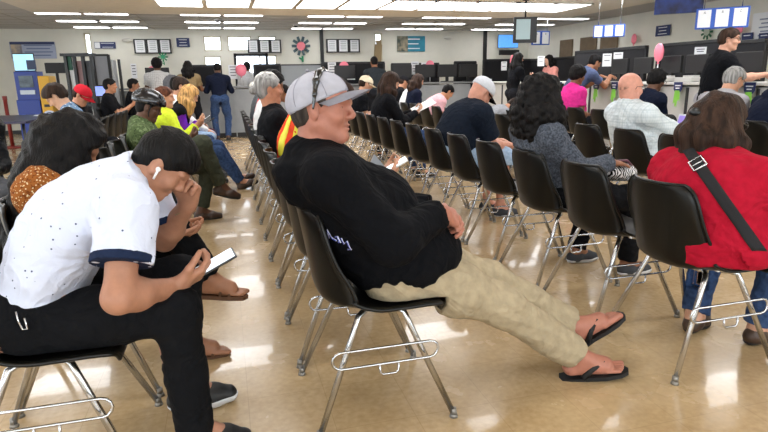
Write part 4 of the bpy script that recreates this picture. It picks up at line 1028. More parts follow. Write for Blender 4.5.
MB().cyl((.02, -.25, .62), (.02, -.262, .62), .13, n=20).build('round_sticker', mat('sticker_pale', '#c9d3ea', .5), e)
b = MB(); b.tube([(.02 + .085 * math.cos(a), -.264, .62 + .085 * math.sin(a)) for a in np.linspace(0, 6.283, 20, endpoint=False)], .012, 6, True); b.box((.02, -.264, .62), (.1, .004, .03)); b.build('printed_ring', NAVY, e)
p = at_Y(56, 68, 14.2); e = empty('monitor', (p[0], 14.2, p[2] - .3)); tag(e, 'wide black monitor on a stand between the poster and the display rack', 'monitor'); MB().box((0, 0, .3), (.42, .05, .22), bev=.008).build('housing', BLK, e); MB().box((0, .02, .0), (.05, .05, .5)).build('stand', BLK, e); MB().box((0, 0, -(p[2] - .3) / 2 - .1), (.5, .4, p[2] - .5)).build('cabinet', BLK, e)
# display rack (black frames with pale leaflets) and grey photo booth panel
p0, p1 = at_Y(64, 55, 12.2), at_Y(92, 55, 12.2); w_ = p1[0] - p0[0]; zt = p0[2]
e = empty('display_rack', ((p0[0] + p1[0]) / 2, 12.2, 0), rad(-14)); tag(e, 'tall black framed display rack left of the grey booth panel', 'rack')
for i in range(4):
    x = -w_ / 2 + w_ * i / 3; f = MB()
    f.box((x, 0, zt / 2), (.05, .06, zt)); f.build('post', BLK, e)
for z in (zt, zt * .48, .1): MB().box((0, 0, z), (w_ + .05, .3, .05)).build('shelf', BLK, e)
for i, (x, m_) in enumerate(((-.33, WHITE), (0, mat('rose_print', '#a07f80', .6)), (.33, mat('grey_print', '#55595e', .6)))):
    MB().box((x * w_, .05, zt * .74), (w_ * .26, .02, zt * .40)).build('leaflet_panel', m_, e); MB().box((x * w_, .05, zt * .28), (w_ * .26, .02, zt * .3)).build('leaflet_panel', WHITE, e)
MB().box((-w_ * .45, .02, zt - .12), (.14, .03, .3)).build('green_tag', mat('tag_green', '#2d5a48', .6), e)
p0, p1 = at_Y(92, 55, 12.9), at_Y(112, 92, 12.9); w_ = p1[0] - p0[0]; zt = p0[2]
e = empty('photo_booth', ((p0[0] + p1[0]) / 2, 13.0, 0)); tag(e, 'grey photo booth panel in a black frame left of the back counter', 'booth'); GREYB = mat('booth_grey', '#8d9096', .6, noise=.05, nscale=6)
MB().box((0, 0, zt / 2), (w_, .05, zt)).build('panel', GREYB, e)
for s_ in (-1, 1): MB().box((s_ * w_ / 2, 0, zt / 2), (.05, .08, zt + .02)).build('post', BLK, e)
MB().box((0, 0, zt), (w_, .08, .04)).build('top_rail', BLK, e); MB().box((w_ * .5 + .13, .35, zt * .48), (.05, .06, zt * .96)).build('rear_post', BLK, e); MB().box((w_ * .5 + .05, .2, zt * .5), (.03, .4, zt * .9)).build('side_panel', mat('booth_pale', '#b8bcc0', .6), e)
p = at_Y(102, 91, 11.9); e = empty('monitor', (p[0], 11.9, 0)); tag(e, 'small lit blue violet screen on a black post before the grey booth panel', 'monitor')
MB().box((0, 0, p[2]), (.26, .05, .22), bev=.006).build('housing', BLK, e); MB().box((0, -.027, p[2]), (.21, .004, .17)).build('screen', mat('violet_screen', '#6f86e0', .4, emit=.8, col2='#98a8ee', nscale=8), e); MB().box((-.16, .02, p[2] / 2), (.06, .06, p[2])).build('post', BLK, e); MB().box((-.1, .02, .02), (.3, .3, .04)).build('base', BLK, e)
# writing table with paper at the far left
e = empty('writing_table', (-3.25, 10.3, 0)); tag(e, 'dark violet writing table in front of the blue kiosk', 'table'); TAB = mat('dark_table_top', '#2a2740', .35)
MB().box((0, 0, .72), (1.0, 2.0, .035), bev=.006).build('table_top', TAB, e)
for sx in (-1, 1):
    for sy in (-1, 1): MB().cyl((sx * .43, sy * .9, 0), (sx * .43, sy * .9, .705), .02).build('leg', BLK, e)
o = MB().box((0, 0, 0), (.21, .30, .0035), Matrix.Rotation(.2, 3, 'Z')).build('paper_form', WHITE, None, (-2.98, 10.9, .7405)); tag(o, 'white paper form lying on the dark violet table', 'paper')
for x, y, c in ((-4.1, 12.3, 'left'), (-3.75, 12.1, 'right')):
    pass
o = MB(); o.tube([(0, 0, 0), (0, 0, .95)], .035, 10); o.box((0, 0, .015), (.34, .34, .03), bev=.01); o.box((0, 0, .99), (.07, .07, .08), bev=.01); b = o.build('queue_post', mat('red_paint', '#8a2a20', .5), None, (at_Y(5, 100, 13.2)[0], 13.2, 0)); tag(b, 'red queue post standing left of the blue kiosk', 'post')
# ------------------------------------------------------------------ shell chairs
def shell_mesh():
    prof = [(.225, .415), (.222, .438), (.205, .449), (.15, .449), (.06, .442), (-.04, .436), (-.12, .437), (-.17, .447), (-.205, .475), (-.222, .53), (-.233, .60), (-.245, .68), (-.257, .75), (-.265, .795), (-.269, .812)]
    hw = [.180, .205, .230, .234, .236, .236, .234, .232, .229, .226, .222, .214, .202, .178, .142]
    bm = bmesh.new(); rows = []; n = 17
    # smooth resample
    P = np.array([(a, b, c) for (a, b), c in zip(prof, hw)]); t = np.arange(len(P)); tt = np.linspace(0, len(P) - 1, 43)
    def cr(t0):
        i = min(int(t0), len(P) - 2); u = t0 - i; p0, p1, p2, p3 = P[max(i - 1, 0)], P[i], P[i + 1], P[min(i + 2, len(P) - 1)]
        return .5 * (2 * p1 + (p2 - p0) * u + (2 * p0 - 5 * p1 + 4 * p2 - p3) * u * u + (3 * p1 - p0 - 3 * p2 + p3) * u ** 3)
    for q in tt:
        x, z, w = cr(q); f = q / (len(P) - 1); row = []
        seatw = max(0, 1 - abs(q - 4) / 5.); backw = min(1, max(0, (q - 6.5) / 3.))
        for j in range(n):
            v = -1 + 2 * j / (n - 1.); e = abs(v) ** 3.2
            yy = w * v
            low = math.exp(-((q - 8.2) / 1.9) ** 2); e2 = abs(v) ** 2.6
            xx = x + backw * (.036 * e + .018 * v * v) + .075 * low * e2; zz = z + seatw * (.016 * e) + .050 * math.exp(-((q - 6.6) / 1.5) ** 2) * e2
            row.append(bm.verts.new((xx, yy, zz)))
        rows.append(row)
    for i in range(len(rows) - 1):
        for j in range(n - 1): bm.faces.new((rows[i][j], rows[i][j + 1], rows[i + 1][j + 1], rows[i + 1][j])).smooth = True
    bmesh.ops.recalc_face_normals(bm, faces=bm.faces)
    bmesh.ops.solidify(bm, geom=bm.faces[:], thickness=.007)
    # rolled lip round the edge
    edge = [rows[i][0].co.copy() for i in range(len(rows))] + [v.co.copy() for v in rows[-1][1:]] + [rows[i][-1].co.copy() for i in range(len(rows) - 2, -1, -1)] + [v.co.copy() for v in rows[0][-2:0:-1]]
    me = bpy.data.meshes.new('seat_shell'); bmesh.ops.recalc_face_normals(bm, faces=bm.faces)
    bm.to_mesh(me); bm.free()
    m = MB(); m.bm.from_mesh(me); m.tube([tuple(c) for c in edge], .0075, 6, True)
    bmesh.ops.recalc_face_normals(m.bm, faces=m.bm.faces); m.bm.to_mesh(me); m.bm.free(); me.materials.append(SHELL)
    return me
def mesh_of(mb, m):
    me = bpy.data.meshes.new('m'); bmesh.ops.recalc_face_normals(mb.bm, faces=mb.bm.faces); mb.bm.to_mesh(me); mb.bm.free(); me.materials.append(m); return me
SHELL_ME = shell_mesh()
def leg_me(sx, sy):
    top = V(sx * .085, sy * .165, .418); foot = V(sx * .255, sy * .243, .012)
    d = nrm(foot - top); m = MB()
    m.tube([V(sx * .03, sy * .10, .424), V(sx * .065, sy * .145, .424), top, top + d * .05, foot], .0115, 10)
    return mesh_of(m, CHROME), foot
LEG = [leg_me(sx, sy) for sx in (-1, 1) for sy in (-1, 1)]
def glide_me(f):
    m = MB(); m.cyl((f[0], f[1], 0), (f[0], f[1], .014), .017, .013, 10); m.cyl((f[0], f[1], .014), (f[0] * .99, f[1] * .99, .035), .013, .013, 10); return mesh_of(m, mat('glide_nylon', '#8d8a84', .45, metal=.6))
GLIDE = [glide_me(f) for _, f in LEG]
def bracket_me():
    m = MB(); y = -.215
    pts = []
    for cx, a0 in ((.165, -90), (-.165, 90)):
        for a in np.linspace(a0, a0 + 180, 7): pts.append((cx + .032 * math.cos(rad(a)), y - .012, .285 + .032 * math.sin(rad(a))))
    m.tube(pts, .0052, 8, True)
    m.tube([(.045, y - .012, .253), (.045, y - .014, .222), (.035, y - .014, .212), (-.015, y - .014, .212), (-.025, y - .014, .222), (-.025, y - .012, .253)], .0045, 6)
    return mesh_of(m, CHROME)
BRK = bracket_me()
def frame_me():
    m = MB()
    for x in (-.06, .06): m.tube([(x * .5, -.12, .425), (x, 0, .428), (x * .5, .12, .425)], .011, 8)
    m.box((0, 0, .429), (.20, .12, .006)); return mesh_of(m, CHROME)
FRA = frame_me()
CH0 = empty('shell_chair')
def child(name, me, p):
    o = bpy.data.objects.new(name, me); COL.objects.link(o); o.parent = p; return o
child('seat_shell', SHELL_ME, CH0); child('under_frame', FRA, CH0); child('book_rack', BRK, CH0)
for (me, f), g in zip(LEG, GLIDE):
    l = child('leg', me, CH0); child('glide', g, l)
_first = [True]
def chair(x, y, rz, label, group):
    if _first[0]: c = CH0; _first[0] = False
    else: c = copy_tree(CH0)
    c.location = (x, y, 0); c.rotation_euler = (0, 0, rad(rz)); tag(c, label, 'chair', group); return c
# ------------------------------------------------------------------ fabrics and hair
from mathutils.bvhtree import BVHTree
HB = hairm('hair_black', '#0e0c0c'); HBR = hairm('hair_dark_brown', '#2a1c14'); HBRN = hairm('hair_brown', '#33231a'); HGR = hairm('hair_grey', '#8b8a88'); HWH = hairm('hair_white', '#c9c5bd'); HBL = hairm('hair_blonde', '#b98f5a'); HDG = hairm('hair_salt_and_pepper', '#5b5855'); HRED = hairm('hair_auburn', '#5a3423')
BLACKC = cloth('black_jersey', '#090a0e'); BLACKT = cloth('black_cotton', '#111216'); CHAR = cloth('charcoal_knit', '#5c626d', '#343941', 90); NAVYC = cloth('navy_cotton', '#161d29'); NAVYD = cloth('dark_navy_jersey', '#141a2c')
KHAKI = cloth('khaki_twill', '#a3957b'); BLKDEN = cloth('black_denim', '#0f1013'); JEANS = cloth('blue_jeans', '#2b3c5c', '#3a4f74', 40); LJEANS = cloth('light_jeans', '#8fa9c6', '#a6bcd4', 40); OLIVE = cloth('olive_twill', '#3d4034'); GREYP = cloth('grey_trousers', '#4b4d52'); DKP = cloth('dark_trousers', '#1c1d22'); MAROON = cloth('maroon_trousers', '#3a1824')
RED = cloth('red_jersey', '#a5142c'); POLO = pattern('white_polo_cotton', '#cfd6ea', 'dots', ['#4a5474'], 33)
PLAID = pattern('pale_plaid_cotton', '#d5dde0', 'plaid', ['#9fb0ba', '#8ea2a8']); ORANGE = pattern('rust_floral_cloth', '#8f5526', 'voronoi', ['#d8c6a0', '#6b3715'], 95); GREENC = pattern('green_mottled_cloth', '#4c5b3a', 'voronoi', ['#2c3a25', '#70805a'], 45); FLORAL = pattern('blue_floral_cloth', '#6f8fb0', 'voronoi', ['#d5dde6', '#38557c'], 30); SNAKE = pattern('grey_snake_print', '#b5b0a8', 'voronoi', ['#3b3a3a', '#7d7a74'], 55); BWPLAID = pattern('black_white_plaid', '#d0d0d0', 'plaid', ['#1b1b20', '#26262c'], 1.4)
ZEBRA = pattern('zebra_print', '#e2e0e2', 'zebra', ['#121214'], 18)
PINKC = cloth('pale_pink_cotton', '#e0aeb6'); HOTP = cloth('hot_pink_cotton', '#d6338a'); PURP = cloth('purple_knit', '#6a25b0'); NEON = cloth('neon_yellow_cloth', '#cfe33a'); WHITEC = cloth('white_cotton', '#dcdcdc'); GREYT = cloth('grey_cotton', '#8b8d92'); GREYL = cloth('light_grey_cotton', '#a9a8ae'); BLUEG = cloth('slate_blue_cotton', '#4f5b7a'); TANC = cloth('tan_cotton', '#8d7a5a'); PEACH = cloth('peach_knit', '#e0998f'); REDT = cloth('bright_red_cotton', '#d2322f'); LBLUE = cloth('light_blue_cotton', '#8fb0e0'); BEIGE = cloth('beige_knit', '#a39a8c'); HOODG = cloth('grey_fleece', '#5c5d62')
SH_BLK = mat('black_shoe', '#0e0e10', .55); SH_BRN = mat('brown_leather', '#3b281c', .45, noise=.2); SOLEW = mat('white_rubber', '#c9c9cc', .6); SOLEG = mat('grey_rubber', '#77787a', .6); SH_GRY = mat('grey_canvas', '#33363c', .8)
CAPG = mat('light_grey_cap_cloth', '#a9a9b3', .9, noise=.05, nscale=40, spec=.15, bump=.1, bscale=200); CAPW = mat('white_cap_cloth', '#c9ccd2', .9, noise=.05, nscale=40, spec=.15, bump=.1, bscale=200); CAPB = mat('black_cap_cloth', '#121216', .9, noise=.05, nscale=40, spec=.15, bump=.1, bscale=200); CAPR = mat('red_cap_cloth', '#b3202e', .9, noise=.05, nscale=40, spec=.15, bump=.1, bscale=200); CAPT = mat('tan_cap_cloth', '#d8cbb0', .9, noise=.05, nscale=40, spec=.15, bump=.1, bscale=200)
GLS = mat('glasses_frame', '#15151a', .3); SUNG = mat('sunglass_black', '#08080a', .12, coat=.5)
SHOEB = dict(m=SH_BLK, sole=SOLEG); SHOEW = dict(m=SH_GRY, sole=SOLEW, sole_h=.018); SHOEBR = dict(m=SH_BRN, sole=RUB)
def tee(m, **k): d = dict(m=m, sleeve=.62); d.update(k); return d
def lng(m, **k): d = dict(m=m, sleeve='long'); d.update(k); return d
def pants(m, **k): d = dict(m=m); d.update(k); return d
def shorth(m, **k): d = dict(style='short', m=m); d.update(k); return d
def longh(m, **k): d = dict(style='long', m=m); d.update(k); return d
def bvh(o): return BVHTree.FromPolygons([v.co.copy() for v in o.data.vertices], [tuple(p.vertices) for p in o.data.polygons])
def ribbon(K, o, name, m, pts, width, wdir, out, thick=.004, n=40, src='top'):
    """a strap lying on a garment: pts = polyline in person space, cast back along -out onto the cloth"""
    T = bvh(K[src]); pts = [np.asarray(p, float) for p in pts]; seg = []
    for i in range(n + 1):
        t = i / n * (len(pts) - 1); j = min(int(t), len(pts) - 2); seg.append(pts[j] + (pts[j + 1] - pts[j]) * (t - j))
    bm = bmesh.new(); rows = []; od = Vector(nrm(out)); wd = nrm(wdir); base = []
    for c in seg:
        row = []
        for w_ in (-1, -.33, .33, 1):
            p = Vector(c + wd * w_ * width / 2) + od * .5
            hit = T.ray_cast(p, -od, 1.2)[0]
            row.append((hit + od * thick) if hit is not None else None)
        base.append(row)
    for row in base:
        if any(x is None for x in row): continue
        rows.append([bm.verts.new(x) for x in row])
    for i in range(len(rows) - 1):
        for j in range(3): bm.faces.new((rows[i][j], rows[i][j + 1], rows[i + 1][j + 1], rows[i + 1][j])).smooth = True
    if not rows: bm.free(); return None
    bmesh.ops.recalc_face_normals(bm, faces=bm.faces); bmesh.ops.solidify(bm, geom=bm.faces[:], thickness=.003)
    me = bpy.data.meshes.new(name); bm.to_mesh(me); bm.free(); return link_mesh(name, me, m, o, True)
# ------------------------------------------------------------------ seats
PITCHS = .555
ROWS = dict(P=(-.60, 1.96, 0), M=(.49, 2.03, 0), A=(1.96, 1.98, 0), B=(3.37, 3.44, 0), C=(4.85, 4.20, 0), L=(-1.77, 6.75, 180))
def seatpos(r, i): x, y, rz = ROWS[r]; return x, y + PITCHS * i, rz
OCC = {}
def sit(r, i, short, label, pose, yaw=0, dx=0, dy=0, **k):
    x, y, rz = seatpos(r, i); OCC[(r, i)] = short
    return person(label, x + dx, y + dy, rz + yaw, pose, dxs=(yaw, 0 if r == 'L' else dx), **k)
# ================================================================== the people near the camera
# --- man in cap, leaning back with outstretched legs
def main_extra(K, o):
    T = bvh(K['top']); m = MB()
    # script lettering on the lower back of the hoodie (white outline, blue inside)
    lines = [[(0, 0), (.012, .022), (.02, .0), (.028, .02), (.036, .002)], [(.044, .018), (.04, .002), (.052, .0), (.056, .018)], [(.064, .0), (.07, .03), (.078, .004), (.09, .002)], [(.092, .016), (.10, .02), (.104, .002), (.096, .0)], [(.112, .02), (.116, .002), (.128, .016), (.132, -.012), (.12, -.016)]]
    b = MB()
    for mb, r in ((m, .0036), (b, .0022)):
        for L_ in lines:
            pts = []
            for (u, v) in L_:
                p = Vector((-.42 + u * .75, -.6, .735 + v * 1.1 - u * .33)); d = Vector((.55, 1, 0)).normalized()
                p = Vector((-.62 + u * .45, -.42 - u * .85, .745 + v * 1.15 - u * .38)); d = Vector((.8, .6, 0))
                h_ = T.ray_cast(p, d, 1.5)[0]
                if h_ is not None: pts.append(tuple(h_ - d * (.001 if mb is m else .0035)))
            if len(pts) > 2: mb.tube(pts, r, 5)
    lo = m.build('embroidered_lettering', mat('white_thread', '#d5d8ee', .7), o)
    b.build('lettering_fill', mat('blue_thread', '#3d50b4', .7), lo)
main = sit('M', 0, 'the man in the light grey cap and khakis', 'man in light grey cap and black hoodie leaning back with khaki legs stretched out',
    dict(pel=V(.10, 0, .585), nb=V(-.20, 0, .985), bow=.04, hd=(2, -24, 0), hc=V(-.158, -.01, 1.150), hR=V(.235, -.145, .775), hL=V(.275, -.01, .75), eR=V(-.5, -.7, -.6), eL=V(-.5, .6, -.6),
         fR=V(.8, .40, -.45), fL=V(.6, -.62, -.45), nR=V(-.8, .3, -.3), nL=V(-.8, -.3, -.3), cR=42, cL=42, aR=V(.885, -.13, .085), aL=V(.945, -.03, .165), kR=V(.2, -.2, 1), kL=V(.2, .1, 1), tR=V(1, -.30, .14), tL=V(.78, -.18, .62), shw=1.02),
    s=1.04, hs=1.05, h=.0046, ch=.0065, tone='#a9705d', bk=.75, chub=.35, jaw=1.1, top=lng(BLACKC, name='hoodie', o=.022, hood=.045, hem=.40, skirt=(.02, .015, .245, .245, .145), belly=(.075, .165, .20, .18), wide=.006, cuff=.88, fold=.006), bottom=pants(KHAKI, o=.014, flare=.012, end=.93, fold=.006),
    shoes=dict(style='flipflop', bare=True, m=mat('black_foam', '#0c0c0e', .7)), hair=shorth(hairm('hair_greying_brown', '#3a332e'), vol=.004, recede=.01), eyes=HDG, cap=dict(m=CAPG, sunglasses=SUNG, brim=.078, tilt=-19, dx=.006, seam=mat('cap_stitching', '#8a8a94', .9)), extra=main_extra, seed=1)
# --- young man in white polo bent over, hand to forehead, phone in the other hand
def polo_extra(K, o):
    q, hs = K['q'], K['hs']
    e = MB(); e.sph(q(.004, -.088, .000), .0085 * hs, (1, .8, 1), 8); e.cyl(q(.006, -.090, -.004), q(.016, -.086, -.036), .0042, .0038, 8); e.build('earbud', mat('white_gloss', '#f2f2f4', .2), o)
    k = MB(); hp = K['P']
    x = hp + V(.02, -.205, .07)
    k.tube([x, x + V(.004, -.004, -.03), x + V(.01, -.004, -.055), x + V(.024, -.004, -.055), x + V(.02, -.004, -.02)], .003, 6); k.build('key_clip', CHROME, o)
    b = MB(); b.tube([K['HL'] + (K['EL'] - K['HL']) * .12 + V(.033 * math.cos(a), .026 * math.sin(a), .018 * math.cos(a)) for a in np.linspace(0, 6.283, 16, endpoint=False)], .0025, 6, True); b.build('bracelet', mat('tan_bead', '#8a7352', .5), o)
    c = MB()
    c.tube([K['N'] - K['fN'] * .082 + K['latN'] * .03 + K['t'] * .02, K['N'] - K['fN'] * .06 - K['latN'] * .05 + K['t'] * .03, K['N'] - K['fN'] * .0 - K['latN'] * .078 + K['t'] * .012], .006, 6); c.build('collar_piping', mat('dark_piping', '#20242e', .8), o)
polo = sit('P', 0, 'the young man in the white polo', 'young man in white dotted polo bent over with hand on forehead, holding a phone',
    dict(pel=V(-.04, -.01, .55), al=.86, tw=10, shf=.03, shrug=.075, nb=V(.275, -.03, .930), bow=.055, hd=(50, -6, 0), hc=V(.395, -.02, .992), hR=V(.405, -.165, .628), hL=V(.450, .085, .835), eR=V(-.05, -.45, -1), eL=V(-.2, .5, -1),
         fR=V(.9, .32, .30), fL=V(.22, -.42, .88), nR=V(-.25, .55, .75), nL=V(-.45, -.85, -.2), cR=38, cL=58, aR=V(.42, -.14, .115), aL=V(.37, .17, .105), tR=V(1, .06, -.05), tL=V(1, .12, 0), shw=1.0),
    s=1.03, hs=.90, h=.0046, ch=.0065, tone='#a87860', bk=.15, top=tee(POLO, name='polo_shirt', o=.018, collar=True, hem=.13, trim=cloth('navy_band', '#1c2740'), fold=.006, wide=.012), bottom=pants(BLKDEN, o=.012, fold=.006, end=1.04), shoes=dict(m=SH_BLK, sole=SOLEW, sole_h=.020), hair=dict(style='fade', m=HB, vol=.014), extra=polo_extra, seed=2)
# --- woman in red seen from behind
def red_extra(K, o):
    out = -K['fN'] * 1.0
    a = K['N'] + K['latN'] * .075 - K['t'] * .02; b = K['C'] - K['latN'] * .30 - K['t'] * .235
    ribbon(K, o, 'bag_strap', BLKF, [a, b], .042, nrm(K['t'] - K['latN']), out, .010)
    T = bvh(K['top']); p = Vector(a + (b - a) * .25) + Vector(out) * .5; h_ = T.ray_cast(p, Vector(-out), 1.2)[0]
    if h_ is not None:
        d = nrm(b - a); w = nrm(np.cross(d, out)); c = np.array(h_) + out * .010; f = MB()
        f.tube([c + d * x * .026 + w * y * .026 for x, y in ((-1, -1), (1, -1), (1, 1), (-1, 1))], .0042, 6, True); f.tube([c - w * .026, c + w * .026], .003, 6); f.build('strap_buckle', CHROME, o)
    hc = MB(); c = K['q'](-.118, .0, .018); hc.sph(c, .03, (.5, 1.1, .8), 8); hc.build('hair_clip', mat('clip_black', '#0b0b0d', .3), o)
red = sit('A', 0, 'the woman in the red top', 'woman in red top seen from behind, with a black crossbody strap and brown hair',
    dict(w=1.16, pel=V(-.01, 0, .56), nb=V(.03, 0, .885), bow=.06, hd=(14, -22, 0), hc=V(.075, .04, 1.040), hR=V(.30, -.13, .66), hL=V(.30, .08, .66), fR=V(.7, .6, -.3), fL=V(.7, -.6, -.3), nR=V(0, 0, -1), nL=V(0, 0, -1), eR=V(-.3, -1, -.6), eL=V(-.3, 1, -.6), cR=35, cL=35, aR=V(.36, -.10, .09), aL=V(.25, .14, .09), tR=V(1, -.2, 0), tL=V(1, .2, 0), shw=1.16),
    yaw=16, dy=-.055, fem=True, s=.96, hs=1.0, h=.0065, ch=.007, tone='#c99a80', bk=1.0, top=lng(RED, o=.018, hem=.4, skirt=(.0, -.01, .20, .27, .13), fold=.007, wide=.022), bottom=pants(JEANS), shoes=SHOEBR,
    hair=dict(style='bob', m=HBRN, vol=.012, len=.215, spread=.0, r=.036, halfup=True, back=V(-.025, 0, 0), h=.006), glasses=GLS, extra=red_extra, seed=3)
# --- woman with long curly hair and grey sweater
curly = sit('A', 2, 'the curly-haired woman in grey', 'woman with big dark curly hair in charcoal grey sweater reaching a hand forward',
    dict(w=1.08, pel=V(-.0, 0, .56), nb=V(-.18, 0, .965), hd=(6, 4, 0), hc=V(-.14, -.01, 1.115), hR=V(.24, -.17, .735), hL=V(.22, .08, .70), fR=V(1, .05, -.12), fL=V(.9, -.3, -.2), nR=V(0, .1, -1), nL=V(0, 0, -1), eR=V(-.3, -.5, -1), eL=V(-.3, .5, -1), cR=12, cL=20, aR=V(.44, -.16, .09), aL=V(.28, .16, .09), tR=V(1, .05, 0), tL=V(1, .1, 0)),
    fem=True, s=.97, hs=1.0, h=.0062, ch=.007, tone='#8a5b40', bk=.3, top=lng(CHAR, o=.018, hem=.12, wide=.008), bottom=pants(BLKDEN), shoes=SHOEW,
    hair=dict(style='curly', m=HB, vol=.032, len=.27, spread=.035, r=.054, back=V(.005, 0, 0), amp=.013, sc=62, h=.0065), glasses=GLS, seed=4)
# --- woman with long dark hair, rust blouse, legs crossed
orange = sit('P', 1, 'the long-haired woman in the rust blouse', 'woman with long black wavy hair in rust patterned blouse, legs crossed, behind the polo man',
    dict(pel=V(-.05, 0, .55), nb=V(-.09, 0, .92), hd=(36, 0, 0), hc=V(.0, .02, 1.005), hR=V(.33, -.07, .64), hL=V(.34, .06, .65), fR=V(.8, .5, -.2), fL=V(.8, -.5, -.2), nR=V(0, 0, 1), nL=V(0, 0, 1), cR=30, cL=30, aR=V(.47, .02, .40), aL=V(.36, .06, .09), kR=V(.3, 0, 1), tR=V(1, -.1, -.12), tL=V(1, 0, 0)),
    fem=True, s=.97, h=.0065, ch=.008, tone='#a8765a', bk=.2, top=lng(ORANGE, o=.018, hem=.1), bottom=pants(BLKDEN), shoes=dict(style='sandal', bare=True, m=mat('tan_leather', '#5f3f28', .6)),
    hair=dict(style='curly', m=HB, vol=.030, len=.54, spread=.085, r=.068, back=V(-.17, .0, 0), amp=.010, sc=48, h=.007), seed=5)
# ================================================================== row of the polo man, further back
sit('P', 6, 'the cyclist in the black helmet', 'man in black bicycle helmet and mottled green top with one olive leg crossed', seat(-4, 22, 0, 'phone', aR=V(.52, -.02, .33), aL=V(.32, .12, .09), kR=V(.3, -.2, 1), tR=V(.95, .1, -.25), hc=V(-.02, 0, 1.04), nb=V(-.10, 0, .89), pel=V(.0, 0, .56)),
    h=.008, tone='#5b3d2c', top=lng(GREENC, o=.02, hem=.1), bottom=pants(OLIVE, o=.014, end=.93), shoes=SHOEBR, cap=dict(style='helmet', m=mat('black_helmet_shell', '#101116', .22, coat=.4)), hair=dict(style='buzz', m=HB, vol=.004), seed=6)
sit('P', 9, 'the man in the neon yellow sleeve', 'man with short auburn hair in neon yellow jacket looking ahead, legs stretched out in jeans', seat(-8, 4, 0, 'phone', aR=V(.72, -.1, .09), aL=V(.70, .06, .12), tR=V(1, 0, .4), tL=V(1, .1, .5), pel=V(.06, 0, .56), nb=V(-.06, 0, .90)),
    h=.009, tone='#c08a6c', top=lng(NEON, o=.02), bottom=pants(JEANS), shoes=dict(m=SH_BRN, sole=RUB, high=.08), hair=shorth(HRED), seed=7)
sit('P', 10, 'the blonde woman in purple', 'blonde woman in purple sleeves and black vest looking down at her phone', seat(22, 34, 0, 'phone', tl=.43), fem=True, s=.97, h=.009, tone='#cfa183', top=lng(BLACKT, o=.016, sleeve_mat=PURP), bottom=pants(JEANS), shoes=SHOEB,
    hair=longh(HBL, len=.26, spread=.03, back=V(-.05, 0, 0)), seed=8)
sit('P', 11, 'the person in the white sweater', 'person with dark hair in white sweater and light jeans, past the blonde woman', seat(8, 20, 0, 'knees'), h=.010, tone='#b98668', top=lng(WHITEC), bottom=pants(LJEANS), shoes=SHOEB, hair=shorth(HBR), seed=9)
sit('P', 12, 'the person in maroon trousers', 'person in dark red top and maroon trousers past the white sweater', seat(2, 8, 0, 'lap', aR=V(.55, -.1, .09), aL=V(.5, .1, .09)), h=.010, tone='#8d6148', top=lng(cloth('wine_knit', '#4a1a24')), bottom=pants(MAROON), shoes=SHOEB, hair=shorth(HB), seed=10)
sit('P', 13, 'the person in the grey hood', 'person in grey hooded fleece at the far end of the cyclist row', seat(4, 20, 0, 'lap'), h=.011, tone='#a87a5c', top=lng(HOODG, hood=.04), bottom=pants(DKP), shoes=SHOEB, hair=dict(style='afro', m=HOODG, vol=.03), dx=-.15, seed=11)
# ---- far left
person('person in black jacket and grey trousers at the left edge of the picture', -1.78, 4.62, -62, seat(6, 20, 0, 'lap', aR=V(.45, -.1, .09)), dxs=(0, 0), h=.008, tone='#a5765a', top=lng(cloth('black_nylon', '#0f1014', rough=.5)), bottom=pants(GREYP), shoes=SHOEB, hair=shorth(HB), seed=12)
sit('L', 0, 'the writer in the blue floral shirt', 'dark-haired person in blue floral shirt bent over a paper', seat(14, 44, 0, 'knees', hR=V(.36, -.1, .77), hL=V(.36, .12, .77), tl=.43), dx=.24, h=.008, tone='#c49a80', top=tee(FLORAL), bottom=pants(JEANS), shoes=SHOEB, hair=shorth(HBR, vol=.026), seed=13)
person('person in red cap and dark top with head bowed', -1.78, 7.75, -20, seat(16, 36, 0, 'lap', tl=.42), dxs=(0, 0), h=.010, tone='#c08c70', top=tee(BLACKT), bottom=pants(DKP), shoes=SHOEB, hair=shorth(HBR), cap=dict(m=CAPR), seed=14)
person('man in black t-shirt seated in profile with hands together before the grey booth', -1.86, 10.9, 0, seat(2, 4, 0, 'phone', hR=V(.30, -.04, .86), hL=V(.30, .05, .86)), dxs=(0, 0), h=.010, tone='#b07c5e', top=tee(BLACKT, sleeve=.7), bottom=pants(DKP), shoes=SHOEB, hair=shorth(HB), seed=15)
person('dark-haired person in black jacket seated just in front of the back counter', -1.65, 12.1, 10, seat(2, 4, 0, 'lap'), dxs=(0, 0), h=.011, tone='#8d6148', top=lng(BLACKT), bottom=pants(DKP), shoes=SHOEB, hair=shorth(HB), seed=16)
